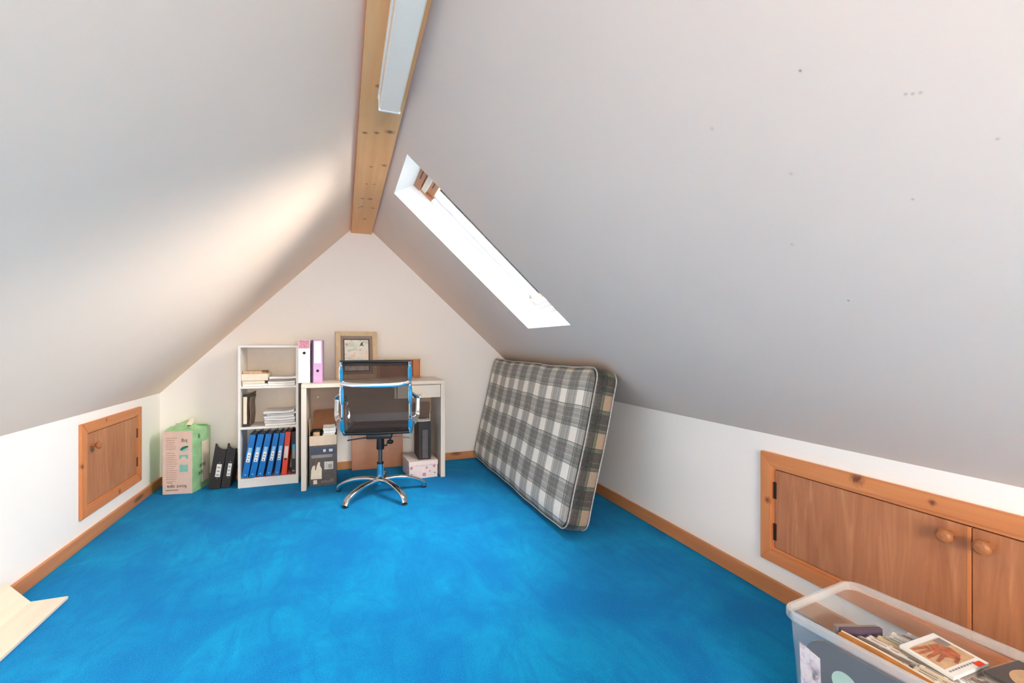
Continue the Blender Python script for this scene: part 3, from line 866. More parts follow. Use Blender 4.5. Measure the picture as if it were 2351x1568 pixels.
# carton under the desk
ct = thing('printed_carton', 'tall dark grey printed carton with open flaps under the desk', 'carton', (-.238, 3.685, 0), 0)
cw, cd, ch = .190, .27, .372; e = .004
for nm, lo, hi in (('carton_wall', (0, 0, 0), (cw, e, ch-.072)), ('carton_wall', (0, cd-e, 0), (cw, cd, ch)), ('carton_wall', (0, e, 0), (e, cd-e, ch)), ('carton_wall', (cw-e, e, 0), (cw, cd-e, ch))):
    obj(nm, bx(lo, hi, .0008), M_greybox, ct)
obj('carton_base', bx((e, e, 0), (cw-e, cd-e, e)), M_cardb, ct)
obj('plain_top_band', bx((0, 0, ch-.072), (cw, e, ch), .0008), M_cardb, ct)
# raised flaps: back and side
bm = bmesh.new()
prism(bm, [(x, 0, z) for x, z in [(0, 0), (cw-.01, 0), (cw-.01, .155), (cw-.02, .168), (.025, .168), (.010, .155)]], (0, .003, 0), M=T(.005, cd-.006, ch-.01)@rotx(math.radians(-4)))
obj('back_flap', bm, M_cardbrown, ct)
bm = bmesh.new(); box(bm, (0, 0, 0), (.003, cd-.03, .13), .0005, M=T(.001, .015, ch-.01)@roty(math.radians(-3)))
obj('side_flap', bm, M_tan, ct)
obj('dark_band_print', bx((.010, -.0012, .236), (cw-.012, -.0002, .286)), M_navyprint, ct)
obj('silver_band_print', bx((.014, -.0012, .208), (cw-.03, -.0002, .230)), M_inkgrey, ct)
for x0_, x1_ in ((.096, .114), (.136, .162)):
    obj('logo_block', bx((x0_, -.0018, .250), (x1_, -.0012, .270)), M_paper2, ct)
bm = bmesh.new()
prism(bm, [(x, 0, z) for x, z in [(.010, .052), (.086, .050), (.086, .125), (.074, .150), (.050, .156), (.024, .150), (.014, .120)]], (0, -.001, 0), M=T(0, -.0004, 0))
obj('shirt_picture', bm, M_cream, ct)
bm = bmesh.new()
prism(bm, [(x, 0, z) for x, z in [(.040, .118), (.046, .118), (.052, .150), (.062, .176), (.052, .182), (.040, .160)]], (0, -.001, 0), M=T(0, -.0016, 0))
obj('iron_picture', bm, M_brownink, ct)
obj('hand_picture', bx((.052, -.0016, .150), (.074, -.0008, .176), .0), M_blush, ct)
obj('label_card', bx((.104, -.0014, .118), (.166, -.0002, .176)), M_paper2, ct)
bm = bmesh.new()
for q in range(5): box(bm, (.130, -.002, .127+q*.006), (.157, -.0014, .131+q*.006))
for q in range(3): box(bm, (.112, -.002, .132+q*.013), (.126, -.0014, .135+q*.013))
obj('label_print', bm, M_greymat, ct)
obj('foot_label', bx((.028, -.0014, .014), (.054, -.0002, .044)), M_cream, ct)
bm = bmesh.new()
rnd = random.Random(4)
for q in range(8):
    xx = .085+q*.011; hh = rnd.uniform(.012, .03); box(bm, (xx, -.0014, .02), (xx+.005, -.0004, .02+hh))
obj('foot_print', bm, M_inkgrey, ct)
# contents of the carton
cb = thing('cable_bundle', 'tangled dark cable bundle sticking out of the grey carton', 'cable', (-.195, 3.76, .335))
bm = bmesh.new(); rnd = random.Random(9)
pts = []
for k in range(46):
    a = k*.9; r = .028+.010*math.sin(k*1.7)
    pts.append((r*math.cos(a)*1.2, r*math.sin(a), .045+.024*math.sin(k*.77)))
sweep(bm, smooth_path(pts, 4), circ(.006, 6)); obj('cord', bm, M_blackplastic, cb, smooth=True)
bm = bmesh.new(); box(bm, (-.02, -.045, -.02), (.028, -.008, .060), .012, 3); obj('plug_block', bm, M_tan, cb, smooth=True)
sheet_stack('paper_wad', 'white folded papers standing proud inside the grey carton', -.100, 3.80, .325, .085, .17, 5, .019, [M_paper, M_white], curl=.015, seed=6)

# blush storage box + black file + brown document box
pb = thing('storage_box', 'pale pink lidded storage box with metal corner studs under the desk', 'box', (.478, 3.600, 0), math.radians(3))
obj('box_body', bx((.003, .003, 0), (.227, .297, .100), .002), M_blush, pb)
obj('lid', bx((0, 0, .100), (.230, .300, .136), .002), M_blush, pb)
for x in (.022, .206):
    bm = bmesh.new(); lathe(bm, [(0, 0), (.006, 0), (.005, .003), (0, .004)], 10, T(x, .003, .035)@rotx(R90)); obj('stud', bm, M_brass, pb)
for (x, z, s) in ((.02, .085, .012), (.14, .080, .010), (.12, .028, .016), (.20, .088, .012), (.165, .05, .007)):
    bm = bmesh.new(); lathe(bm, [(0, 0), (s, 0), (0, .0006)], 7, T(x, .0028, z)@rotx(R90)); obj('flower_print', bm, M_pinkprint, pb)
bf = thing('file_box', 'black upright file box standing on the pale pink box', 'file', (.560, 3.645, .1365))
obj('case', bx((0, 0, 0), (.098, .21, .300), .003), M_darkfile, bf)
obj('spine_frame', bx((.024, -.002, .03), (.080, .0005, .245), .001), M_blackplastic, bf)
obj('spine_card', bx((.029, -.003, .012), (.074, -.0015, .238), .001), M_greybox, bf)
o = sheet_stack('loose_sheet', 'white sheet of paper draped on top of the black file box', .600, 3.715, .437, .10, .12, 1, .004, [M_white], curl=.012, seed=2)
tb = thing('document_box', 'tall brown document box behind the black file box', 'box', (.560, 3.875, .1365))
obj('case', bx((0, 0, 0), (.125, .022, .425), .003), M_taupe, tb)
obj('flap', bx((-.002, -.004, .33), (.127, .001, .427), .002), M_taupe, tb)

# desktop: two lever arch files
def lever_arch(label, x, y, w, body, inner):
    b = thing('lever_arch_file', label, 'file', (x, y, DH+.0008))
    h, dep = .318, .285
    obj('cover', bx((0, 0, 0), (.003, dep, h), .001), body, b)
    obj('cover', bx((w-.003, 0, 0), (w, dep, h), .001), body, b)
    obj('spine', bx((.000, -.001, 0), (w, .003, h), .001), body, b)
    obj('paper_block', bx((.006, .02, .006), (w-.006, dep-.015, h-.012)), inner, b)
    return b, h
fa, h = lever_arch('white lever arch file with a pink patterned top on the desk', -.313, 3.700, .080, M_white, M_paper2)
obj('pattern_band', bx((.003, -.0022, h-.062), (.077, -.001, h-.002)), M_pinkprint, fa)
bm = bmesh.new(); lathe(bm, [(.013, 0), (.0135, .0012), (.0115, .0012), (.0115, .0)], 16, T(.040, -.001, .222)@rotx(R90)); obj('ring', bm, M_alu, fa)
bm = bmesh.new(); lathe(bm, [(0, 0), (.0115, 0), (.0115, .0014), (0, .0014)], 16, T(.040, -.0012, .222)@rotx(R90)); obj('finger_hole', bm, M_ink, fa)
fb, h = lever_arch('lilac lever arch file with a long white label on the desk', -.2230, 3.700, .075, M_lilac, M_purple)
obj('label_card', bx((.018, -.0022, .145), (.066, -.001, h-.008)), M_white, fb)
bm = bmesh.new(); lathe(bm, [(0, 0), (.010, 0), (.010, .0012), (0, .0012)], 16, T(.042, -.0012, .088)@rotx(R90)); obj('finger_hole', bm, M_ink, fb)
bm = bmesh.new(); box(bm, (-.001, -.0022, .0), (.012, -.001, h), 0); obj('hinge_strip', bm, M_purple, fb)  # dark purple strip down the left edge of the spine

# picture frame leaning on the gable
pf = thing('picture_frame', 'gold framed picture with a grey mount leaning on the gable', 'picture', (-.055, 3.955, DH+.001), math.radians(9))
pf.rotation_euler = (math.radians(-5.5), 0, math.radians(9))
FW, FH, fw = .332, .395, .038
for nm, poly in (('frame_side', [(0, 0), (FW, 0), (FW-fw, fw), (fw, fw)]), ('frame_side', [(0, FH), (FW, FH), (FW-fw, FH-fw), (fw, FH-fw)]),
                 ('frame_side', [(0, 0), (0, FH), (fw, FH-fw), (fw, fw)]), ('frame_side', [(FW, 0), (FW, FH), (FW-fw, FH-fw), (FW-fw, fw)])):
    bm = bmesh.new(); prism(bm, [(x, 0, z) for x, z in poly], (0, .030, 0))
    bmesh.ops.bevel(bm, geom=list(bm.edges), offset=.004, segments=2, affect='EDGES'); obj(nm, bm, M_gold, pf)
def ring_bm(x0, x1, z0, z1, w, y0, y1):
    bm = bmesh.new()
    for lo, hi in (((x0, y0, z0), (x1, y1, z0+w)), ((x0, y0, z1-w), (x1, y1, z1)), ((x0, y0, z0+w), (x0+w, y1, z1-w)), ((x1-w, y0, z0+w), (x1, y1, z1-w))): box(bm, lo, hi)
    return bm
obj('mount', ring_bm(fw-.002, FW-fw+.002, fw-.002, FH-fw+.002, .034, .012, .015), M_greymat, pf)
obj('mount_fillet', ring_bm(fw+.024, FW-fw-.024, fw+.024, FH-fw-.024, .006, .010, .013), M_darkfile, pf)
obj('picture_sheet', bx((fw+.02, .016, fw+.02), (FW-fw-.02, .018, FH-fw-.02)), M_print, pf)
obj('backing', bx((.01, .020, .01), (FW-.01, .026, FH-.01)), M_cardbrown, pf)
bm = bmesh.new(); prism(bm, [(x, 0, z) for x, z in [(.190, .27), (.203, .300), (.222, .312), (.215, .292), (.224, .27), (.206, .280)]], (0, -.001, 0), M=T(0, .0155, 0)); obj('bird_print', bm, M_greendark, pf)

# shallow wooden tray on its side
tr_ = thing('wooden_tray', 'shallow orange-brown wooden tray on edge behind the chair', 'tray', (.275, 3.965, DH+.001))
tr_.rotation_euler = (math.radians(-4), 0, 0)
TW, THh = .355, .165
obj('tray_base', bx((.006, .03, .006), (TW-.006, .036, THh-.006)), M_cardbrown, tr_)
obj('rim_board', bx((0, 0, THh-.010), (TW, .04, THh), .001), M_gold, tr_)
obj('rim_board', bx((0, 0, 0), (TW, .04, .010), .001), M_orangewood, tr_)
obj('rim_board', bx((0, 0, .010), (.010, .04, THh-.010), .001), M_orangewood, tr_)
obj('rim_board', bx((TW-.010, 0, .010), (TW, .04, THh-.010), .001), M_gold, tr_)
obj('end_block', bx((TW-.065, .010, .012), (TW-.012, .032, THh-.012), .001), M_orangewood, tr_)

# ------------------------------------------------------------------ office chair
def office_chair():
    r = thing('office_chair', 'low-backed black mesh swivel chair with chrome frame at the desk', 'chair', (.245, 3.345, 0), math.radians(-10))
    # local: +y faces the desk, x to the side
    # star base: five arched legs
    for k, ang in enumerate((17, 89, 161, 233, 305)):
        a = math.radians(ang); d = Vector((math.cos(a), math.sin(a), 0))
        pts = [d*.02+Vector((0, 0, .098)), d*.10+Vector((0, 0, .101)), d*.19+Vector((0, 0, .090)), d*.265+Vector((0, 0, .066)), d*.305+Vector((0, 0, .040)), d*.318+Vector((0, 0, .014))]
        bm = bmesh.new()
        sweep(bm, smooth_path(pts, 5), rrect(.042, .028, .011), taper=lambda s: (.95+.12*s, 1.0))
        leg = obj('base_leg', bm, M_chrome, r, smooth=True, angle=50)
        bm = bmesh.new(); lathe(bm, [(0, 0), (.016, 0), (.018, .004), (.014, .010), (0, .012)], 14, T(d.x*.318, d.y*.318, 0)); obj('glide', bm, M_blackplastic, leg, smooth=True, angle=40)
    bm = bmesh.new(); lathe(bm, [(0, .070), (.030, .070), (.034, .085), (.034, .112), (.024, .122), (.022, .215), (.0, .215)], 24); obj('hub_sleeve', bm, M_chrome, r, smooth=True, angle=40)
    bm = bmesh.new(); lathe(bm, [(0, .212), (.024, .212), (.024, .222), (0, .222)], 24); obj('collar', bm, M_blackplastic, r, smooth=True, angle=40)
    bm = bmesh.new(); lathe(bm, [(0, .220), (.0135, .220), (.0135, .335), (0, .335)], 20); obj('gas_lift', bm, M_steel, r, smooth=True, angle=40)
    bm = bmesh.new(); lathe(bm, [(0, .315), (.026, .315), (.027, .33), (.025, .41), (0, .41)], 24); obj('lift_housing', bm, M_blackplastic, r, smooth=True, angle=40)
    bm = bmesh.new(); box(bm, (-.085, -.10, .405), (.085, .16, .438), .01, 3); box(bm, (-.20, -.03, .425), (.20, .01, .437), .003); box(bm, (-.20, .10, .425), (.20, .14, .437), .003)
    obj('tilt_mechanism', bm, M_blackplastic, r, smooth=True, angle=35)
    bm = bmesh.new(); sweep(bm, smooth_path([(-.05, -.02, .405), (-.14, -.035, .400), (-.215, -.05, .393)], 4), rrect(.014, .008, .003)); obj('lever', bm, M_blackplastic, r, smooth=True)
    bm = bmesh.new(); sweep(bm, smooth_path([(.05, -.03, .402), (.15, -.03, .398), (.215, -.03, .394)], 4), circ(.005, 8)); obj('tilt_rod', bm, M_brass, r, smooth=True)
    bm = bmesh.new(); lathe(bm, [(0, .372), (.016, .370), (.022, .380), (.020, .392), (.007, .396), (.007, .415), (0, .415)], 14, T(.075, -.09, 0)); obj('tension_knob', bm, M_blackplastic, r, smooth=True, angle=40)
    bm = bmesh.new(); sweep(bm, smooth_path([(.028, -.03, .35), (.045, -.04, .345), (.052, -.05, .372)], 4), circ(.004, 6)); obj('cable', bm, M_blackplastic, r, smooth=True)
    # side frames: continuous L profile, seat and back
    prof = [(.27, .455), (.22, .468), (.08, .463), (-.08, .456), (-.16, .462), (-.205, .50), (-.222, .56), (-.228, .65), (-.238, .76), (-.255, .86), (-.272, .945)]
    for sx in (-1, 1):
        bm = bmesh.new()
        sweep(bm, smooth_path([(sx*.214, y, z) for y, z in prof], 6), rrect(.030, .020, .008), up=(1, 0, 0))
        obj('side_frame', bm, M_chrome, r, smooth=True, angle=50)
        # blade like covers seen from behind: upper and lower
        for z0, z1 in ((.475, .565), (.665, .785), (.815, .918)):
            def yb(z):
                for (ya1, za1), (yb1, zb1) in zip(prof[4:], prof[5:]):
                    if za1 <= z <= zb1: return ya1+(yb1-ya1)*(z-za1)/(zb1-za1)
                return prof[-1][0]
            bm = bmesh.new()
            pts = smooth_path([(sx*.216, yb(z0+(z1-z0)*q/4)-.015, z0+(z1-z0)*q/4) for q in range(5)], 3)
            sweep(bm, pts, rrect(.008, .028, .0035), up=(1, 0, 0), taper=lambda s: (1, .55+.45*min(1, math.sin(math.pi*min(max(s, .03), .97))*1.6)))
            obj('frame_blade', bm, M_chrome, r, smooth=True, angle=50)
    # sling: back and seat mesh, wrapped over a top roll
    sl_p = smooth_path([(y+.004, z+.004) + (0,) for y, z in prof], 5)
    bm = bmesh.new(); uvl = bm.loops.layers.uv.new('UVMap')
    nx = 10; rows = []
    for i, p in enumerate(sl_p):
        row = []
        for k in range(nx+1):
            s = k/nx*2-1; dip = (1-s*s)*.010
            row.append(bm.verts.new((s*.204, p[0]-(dip if p[1] > .5 else 0), p[1]-(dip if p[1] <= .5 else 0))))
        rows.append(row)
    for i in range(len(rows)-1):
        for k in range(nx):
            f = bm.faces.new([rows[i][k], rows[i][k+1], rows[i+1][k+1], rows[i+1][k]])
            for l, (u, vv) in zip(f.loops, ((k, i), (k+1, i), (k+1, i+1), (k, i+1))): l[uvl].uv = (u*.04, vv*.03)
    obj('mesh_sling', bm, M_mesh, r, smooth=True)
    bm = bmesh.new(); sweep(bm, [(-.222, -.272, .944), (0, -.274, .945), (.222, -.272, .944)], circ(.010, 12, .9)); obj('top_roll', bm, M_blackplastic, r, smooth=True, angle=50)
    bm = bmesh.new(); sweep(bm, [(-.204, -.252, .930), (0, -.254, .930), (.204, -.252, .930)], rrect(.004, .030, .001)); obj('top_hem', bm, M_mesh, r)
    bm = bmesh.new(); sweep(bm, [(-.21, -.165, .462), (0, -.168, .459), (.21, -.165, .462)], circ(.012, 10)); obj('seat_cross_rod', bm, M_blackplastic, r, smooth=True, angle=50)
    bm = bmesh.new(); sweep(bm, [(-.21, .262, .456), (.21, .262, .456)], circ(.014, 10)); obj('front_roll', bm, M_blackplastic, r, smooth=True, angle=50)
    # curved chrome cross bar behind the back
    bm = bmesh.new()
    pts = smooth_path([(-.222, -.252, .806), (-.195, -.262, .801), (-.13, -.274, .793), (0, -.280, .790), (.13, -.274, .793), (.195, -.262, .801), (.222, -.252, .806)], 5)
    sweep(bm, pts, rrect(.012, .030, .005)); obj('back_cross_bar', bm, M_chrome, r, smooth=True, angle=50)
    # arm loops
    for sx in (-1, 1):
        bm = bmesh.new()
        pts = [(sx*.222, -.225, .735), (sx*.246, -.205, .712), (sx*.262, -.16, .690), (sx*.266, -.02, .676), (sx*.266, .12, .672), (sx*.264, .185, .655), (sx*.258, .20, .60), (sx*.250, .185, .53), (sx*.238, .15, .480), (sx*.224, .11, .468)]
        sweep(bm, smooth_path(pts, 6), rrect(.034, .012, .005), taper=lambda s: (1, 1))
        arm = obj('arm_loop', bm, M_chrome, r, smooth=True, angle=50)
        bm = bmesh.new()
        pts = [(sx*.226, -.225, .560), (sx*.250, -.20, .562), (sx*.262, -.165, .585), (sx*.264, -.15, .64), (sx*.264, -.14, .690)]
        sweep(bm, smooth_path(pts, 5), rrect(.030, .014, .005), up=(0, 1, 0)); obj('arm_brace', bm, M_chrome, arm, smooth=True, angle=50)
        bm = bmesh.new(); sweep(bm, smooth_path([(sx*.264, -.14, .692), (sx*.267, -.02, .686), (sx*.267, .12, .682)], 4), rrect(.036, .010, .004)); obj('arm_pad', bm, M_alu, arm, smooth=True, angle=50)
        for zz in (.575, .70):
            bm = bmesh.new(); lathe(bm, [(0, 0), (.007, 0), (.006, .003), (0, .004)], 10, T(sx*.216, -.243, zz)@rotx(R90)); obj('bolt', bm, M_blackplastic, arm, smooth=True, angle=40)
    return r
office_chair()

# ------------------------------------------------------------------ foot spa box
fs = thing('foot_spa_box', 'pink and green foot spa box standing upside down in the corner', 'box', (-1.19, 3.845, 0), math.radians(-10))
bw, bd, bh = .187, .235, .440
bm = bmesh.new()
# front printed card, side green, slightly bulged side
obj('front_panel', bx((0, 0, 0), (bw, .003, bh), .0008), M_pinkcard, fs)
obj('back_panel', bx((0, bd-.003, 0), (bw, bd, bh+.004), .0008), M_green, fs)
obj('side_panel', bx((0, .003, 0), (.003, bd-.003, bh), .0005), M_green, fs)
bm = bmesh.new()
ny = 10
cols = []
for i in range(ny+1):
    y = .003+(bd-.006)*i/ny; b_ = .006*math.sin(math.pi*i/ny)+.010*(i/ny)
    cols.append([bm.verts.new((bw-.003+b_, y, 0)), bm.verts.new((bw+b_, y, 0)), bm.verts.new((bw+b_*1.4, y, bh)), bm.verts.new((bw-.003+b_*1.4, y, bh))])
for A_, B_ in zip(cols, cols[1:]):
    for q in range(4): bm.faces.new([A_[q], A_[(q+1) % 4], B_[(q+1) % 4], B_[q]])
bm.faces.new(cols[0]); bm.faces.new(cols[-1][::-1])
obj('side_panel', bm, M_green, fs)
obj('base_panel', bx((.003, .003, 0), (bw-.003, bd-.003, .003)), M_green, fs)
# top flaps, half open
def flap(poly, name='top_flap', m=M_green):
    bm = bmesh.new(); a = [bm.verts.new(p) for p in poly]; f = bm.faces.new(a)
    ext = bmesh.ops.extrude_face_region(bm, geom=[f]); n = f.normal.copy(); bm.normal_update(); n = f.normal
    vs = [g for g in ext['geom'] if isinstance(g, bmesh.types.BMVert)]
    bmesh.ops.translate(bm, vec=Vector(n)*.0025, verts=vs); return obj(name, bm, m, fs)
flap([(.004, .004, bh), (bw, .004, bh), (bw*.92, .075, bh+.022), (bw*.06, .08, bh+.026)])
flap([(.003, .10, bh+.004), (bw*.62, .06, bh+.020), (bw*.72, .12, bh+.066), (bw*.45, .15, bh+.058), (.012, .13, bh+.024)])
flap([(bw+.006, .02, bh), (bw+.012, bd-.01, bh), (bw-.06, bd-.03, bh+.028), (bw-.05, .05, bh+.024)])
flap([(0, bd, bh+.004), (bw, bd, bh+.004), (bw, bd-.07, bh+.020), (0, bd-.07, bh+.030)])
flap([(bw*.60, .075, bh+.035), (bw*.80, .08, bh+.030), (bw*.76, .13, bh+.070), (bw*.64, .13, bh+.074)], m=M_cream)
# prints on the front: small text lines, pictures
Yf = -.0007
bm = bmesh.new(); rnd = random.Random(5)
for q in range(21):
    z = .088+q*.0152
    if q in (14,): continue
    box(bm, (.022, Yf, z), (.022+rnd.uniform(.050, .072), Yf+.0006, z+.0052))
obj('small_print', bm, M_pinkline, fs)
bm = bmesh.new(); prism(bm, [(x, 0, z) for x, z in [(.108, .312), (.125, .330), (.150, .338), (.164, .336), (.160, .326), (.140, .316), (.118, .306)]], (0, -.0007, 0)); obj('teal_picture', bm, M_teal, fs)
bm = bmesh.new(); prism(bm, [(x, 0, z) for x, z in [(.112, .305), (.140, .314), (.163, .323), (.158, .308), (.135, .300), (.115, .300)]], (0, -.0006, 0)); obj('aqua_picture', bm, M_aqua, fs)
bm = bmesh.new(); prism(bm, [(x, 0, z) for x, z in [(.106, .246), (.106, .274), (.162, .274), (.162, .246), (.152, .246), (.146, .262), (.122, .262), (.116, .246)]], (0, -.0007, 0)); obj('arch_picture', bm, M_aqua, fs)
obj('square_picture', bx((.108, Yf, .155), (.160, Yf+.0006, .205)), M_aqua, fs)
up = (R90, math.pi, 0)
text_obj('lettering', 'foot spa', .034, M_brownink, fs, (.090, -.0008, .052), (R90, math.pi, 0), xs=1.12)
text_obj('lettering', 'luxury', .013, M_inkgrey, fs, (.045, -.0008, .080), (R90, math.pi, 0))
obj('underline_print', bx((.02, Yf, .026), (.100, Yf+.0006, .030)), M_brownink, fs)
text_obj('lettering', 'big', .034, M_brownink, fs, (.138, -.0008, .372), (R90, math.pi, 0))
# side prints
obj('pale_side_patch', bx((bw+.0175, .10, .05), (bw+.0195, .205, .345)), M_cream, fs)
text_obj('lettering', 'big', .045, M_greendark, fs, (bw+.0125, .085, .385), (R90, math.pi, R90))
text_obj('lettering', 'foot', .050, M_greendark, fs, (bw+.0205, .105, .175), (R90, math.pi, R90))
text_obj('lettering', 'spa', .050, M_greendark, fs, (bw+.0205, .080, .120), (R90, math.pi, R90))

# ------------------------------------------------------------------ black magazine files beside the bookcase
def magazine_file(label, x, y, tilt, w=.076, h=.325, lab=True):
    b = thing('magazine_file', label, 'file', (x, y, 0.001+w*math.sin(tilt)), 0, 'black magazine files on the carpet')
    M = roty(tilt); d = .21; e = .003
    # spine with concave top, sides cut away in a curve
    bm = bmesh.new()
    top = [(0, h)]+[(w*s, h-.038*math.sin(math.pi*s*.62)) for s in (.25, .5, .75, 1.0)]
    prism(bm, [(0, 0, 0), (w, 0, 0)]+[(p[0], 0, p[1]) for p in reversed(top)], (0, e, 0), M=M); obj('spine', bm, M_darkfile, b)
    for x0_, hh in ((0, h), (w-e, h-.035)):
        bm = bmesh.new()
        poly = [(x0_, e, 0), (x0_, d, 0), (x0_, d, hh*.62), (x0_, d*.75, hh*.66), (x0_, d*.5, hh*.80), (x0_, d*.3, hh*.95), (x0_, e, hh)]
        prism(bm, poly, (e, 0, 0), M=M); obj('side_panel', bm, M_darkfile, b)
    bm = bmesh.new(); box(bm, (e, d-e, 0), (w-e, d, h*.62), M=M); obj('back_panel', bm, M_darkfile, b)
    bm = bmesh.new(); box(bm, (e, e, 0), (w-e, d-e, e), M=M); obj('base_panel', bm, M_darkfile, b)
    if lab:
        bm = bmesh.new(); box(bm, (w*.42, -.0012, .085), (w*.84, -.0002, .178), M=M); obj('label_card', bm, M_paper, b)
        bm = bmesh.new()
        for q in range(3): box(bm, (w*.50, -.0018, .096+q*.027), (w*.74, -.0012, .104+q*.027), M=M)
        obj('label_print', bm, M_inkgrey, b)
        for zz in (.074, .190):
            bm = bmesh.new(); lathe(bm, [(0, 0), (.0045, 0), (.003, .003), (0, .0035)], 10, M@T(w*.64, -.0005, zz)@rotx(R90)); obj('rivet', bm, M_alu, b)
    return b
magazine_file('black magazine file with a pale label, next to the foot spa box', -.920, 3.855, math.radians(8.5), w=.074)
magazine_file('black magazine file with a pale label, closer to the bookcase', -.840, 3.858, math.radians(8), w=.056)
book('brochure', 'pale brochure sticking up between the black files and bookcase', -.7385, 3.90, .001, .010, .18, .29, M_black)

# ------------------------------------------------------------------ planks in the near corner
p1 = thing('laminate_plank', 'pale laminate plank lying flat on the carpet by the hatch wall', 'plank', (-1.07, 2.41, 0))
obj('board', bx((-.135, -1.25, .002), (0, 0, .014), .0015), M_plank, p1)
obj('tongue', bx((-.137, -1.25, .006), (-.135, 0, .010)), M_plank, p1)
p2 = thing('laminate_plank', 'pale laminate plank tilted with one edge up against the skirting', 'plank', (-1.262, 2.405, .105))
bm = bmesh.new(); box(bm, (0, -1.24, -.010), (.118, 0, 0), .0015, M=roty(math.radians(50)))
obj('board', bm, M_plank, p2)

# ------------------------------------------------------------------ clear storage tub with CD cases
BA = math.radians(-6)   # local +x across to the wall, local -y towards the viewer
tub = thing('storage_tub', 'milky clear plastic tub without lid, full of disc cases', 'tub', (1.130, .925, 0), 0)
ex = Vector((math.cos(math.radians(6)), math.sin(math.radians(6)), 0)); ey = Vector((math.sin(math.radians(6)), -math.cos(math.radians(6)), 0))
ORG = Vector((1.130, .925, 0))
TM = Matrix(((ex.x, ey.x, 0, 0), (ex.y, ey.y, 0, 0), (0, 0, 1, 0), (0, 0, 0, 1)))     # box-local to root-local (u across, v towards viewer)
TW_, TL_, TH_ = .335, .56, .335
def rr_loop(u0, u1, v0, v1, r, z, n=6):
    out = []
    for cu, cv, a0 in ((u1-r, v1-r, 0), (u0+r, v1-r, 90), (u0+r, v0+r, 180), (u1-r, v0+r, 270)):
        for k in range(n+1):
            a = math.radians(a0+90*k/n); out.append(Vector((cu+r*math.cos(a), cv+r*math.sin(a), z)))
    return out
bm = bmesh.new()
loops = []
wall_t = .0022
prof = [(.036, .004), (.030, .012), (.012, TH_-.022)]
for ins, z in prof: loops.append(rr_loop(ins, TW_-ins, ins, TL_-ins, .032, z))
def bridge(bm, A, B): 
    n = len(A)
    for i in range(n): bm.faces.new([A[i], A[(i+1) % n], B[(i+1) % n], B[i]])
VL = [[bm.verts.new(TM@p) for p in lp] for lp in loops]
for a, b in zip(VL, VL[1:]): bridge(bm, a, b)
bm.faces.new(VL[0])
obj('tub_body', bm, M_tub, tub, smooth=True, angle=50)
bm = bmesh.new()
rimp = [(.012, TH_-.022), (.012, TH_-.006), (.010, TH_), (.003, TH_), (0, TH_-.004), (0, TH_-.020), (.003, TH_-.024)]
VL = [[bm.verts.new(TM@p) for p in rr_loop(i_, TW_-i_, i_, TL_-i_, .044-i_, z)] for i_, z in rimp]
for a, b in zip(VL, VL[1:]): bridge(bm, a, b)
obj('rim', bm, M_tubrim, tub, smooth=True, angle=35)

def placed(name, bm, m, root): 
    bmesh.ops.transform(bm, matrix=TM, verts=bm.verts); return obj(name, bm, m, root)
def wallshear(bm, k=.060):
    for v in bm.verts: v.co.x += .0065-k*(v.co.z-.15)
    return bm
def W_(u, v, z): return ORG+ex*u+ey*v+Vector((0, 0, z))

# disc cases: prototype with parts, spine up
spine_cols = [(255, 250, 240), (236, 220, 200), (250, 246, 228), (190, 178, 166), (214, 224, 200), (246, 222, 210), (140, 112, 94), (255, 253, 250), (226, 206, 160), (236, 234, 232)]
spine_mats = [plain('disc_spine_%d' % i, c, .3, var=.06) for i, c in enumerate(spine_cols)]
SPN = ['cream', 'sandy', 'ivory', 'grey', 'pale green', 'pale pink', 'brown', 'white', 'mustard', 'silver']
def disc_case(label, group, sm):
    # stands on its long edge: spine on top. local u thickness .0102, v length .125, z height .142
    r = thing('disc_case', label, 'disc case', (0, 0, 0), 0, group)
    bm = bmesh.new(); box(bm, (.0012, .0012, .001), (.009, .1238, .1385)); placed('insert', bm, sm, r)
    bm = bmesh.new(); box(bm, (.0010, .003, .1385), (.0092, .122, .1413)); placed('spine_card', bm, sm, r)
    bm = bmesh.new(); box(bm, (0, 0, 0), (.0102, .125, .142), .0006, 1); placed('case_shell', bm, M_case, r)
    bm = bmesh.new()
    for a_, b_ in ((.012, .046), (.054, .072), (.090, .114)): box(bm, (.0040, a_, .1413), (.0060, b_, .1417))
    placed('spine_print', bm, M_darkfile, r)
    return r
GC = 'disc cases standing in the clear tub'
protos = [disc_case('disc case standing spine up in the clear tub', GC, m) for m in spine_mats]
used = set()
def put_case(u, v, z, i, tilt=0.0, where=''):
    k = i % len(protos)
    if k not in used: used.add(k); r = protos[k]
    else: r = copy_tree(protos[k])
    r.location = W_(u, v, z); r.rotation_euler = (0, tilt, 0)
    r['label'] = 'disc case with %s spine up, %s of the clear tub' % (SPN[k], where)
rnd = random.Random(21); idx = 0
CT = .292   # height of the spines
# lower layer, then upper row A and row B
for row, (v0, n, u0) in enumerate(((.118, 14, .098), (.250, 14, .092), (.415, 17, .088))):
    for k in range(n):
        vv = v0+(max(0, u0+.0116*k-.10)*.45 if row < 2 else 0)
        put_case(u0+.0116*k, vv+rnd.uniform(-.006, .006), CT-.142+rnd.uniform(-.005, .004)-(.012 if row == 2 else 0), idx, rnd.uniform(.0, .007), ('farthest row', 'middle row', 'nearest row')[row]); idx += 3
for row, v0 in enumerate((.100, .250, .395)):
    for k in range(14):
        put_case(.075+.0136*k, v0, .006, idx, 0, 'lower layer'); idx += 3

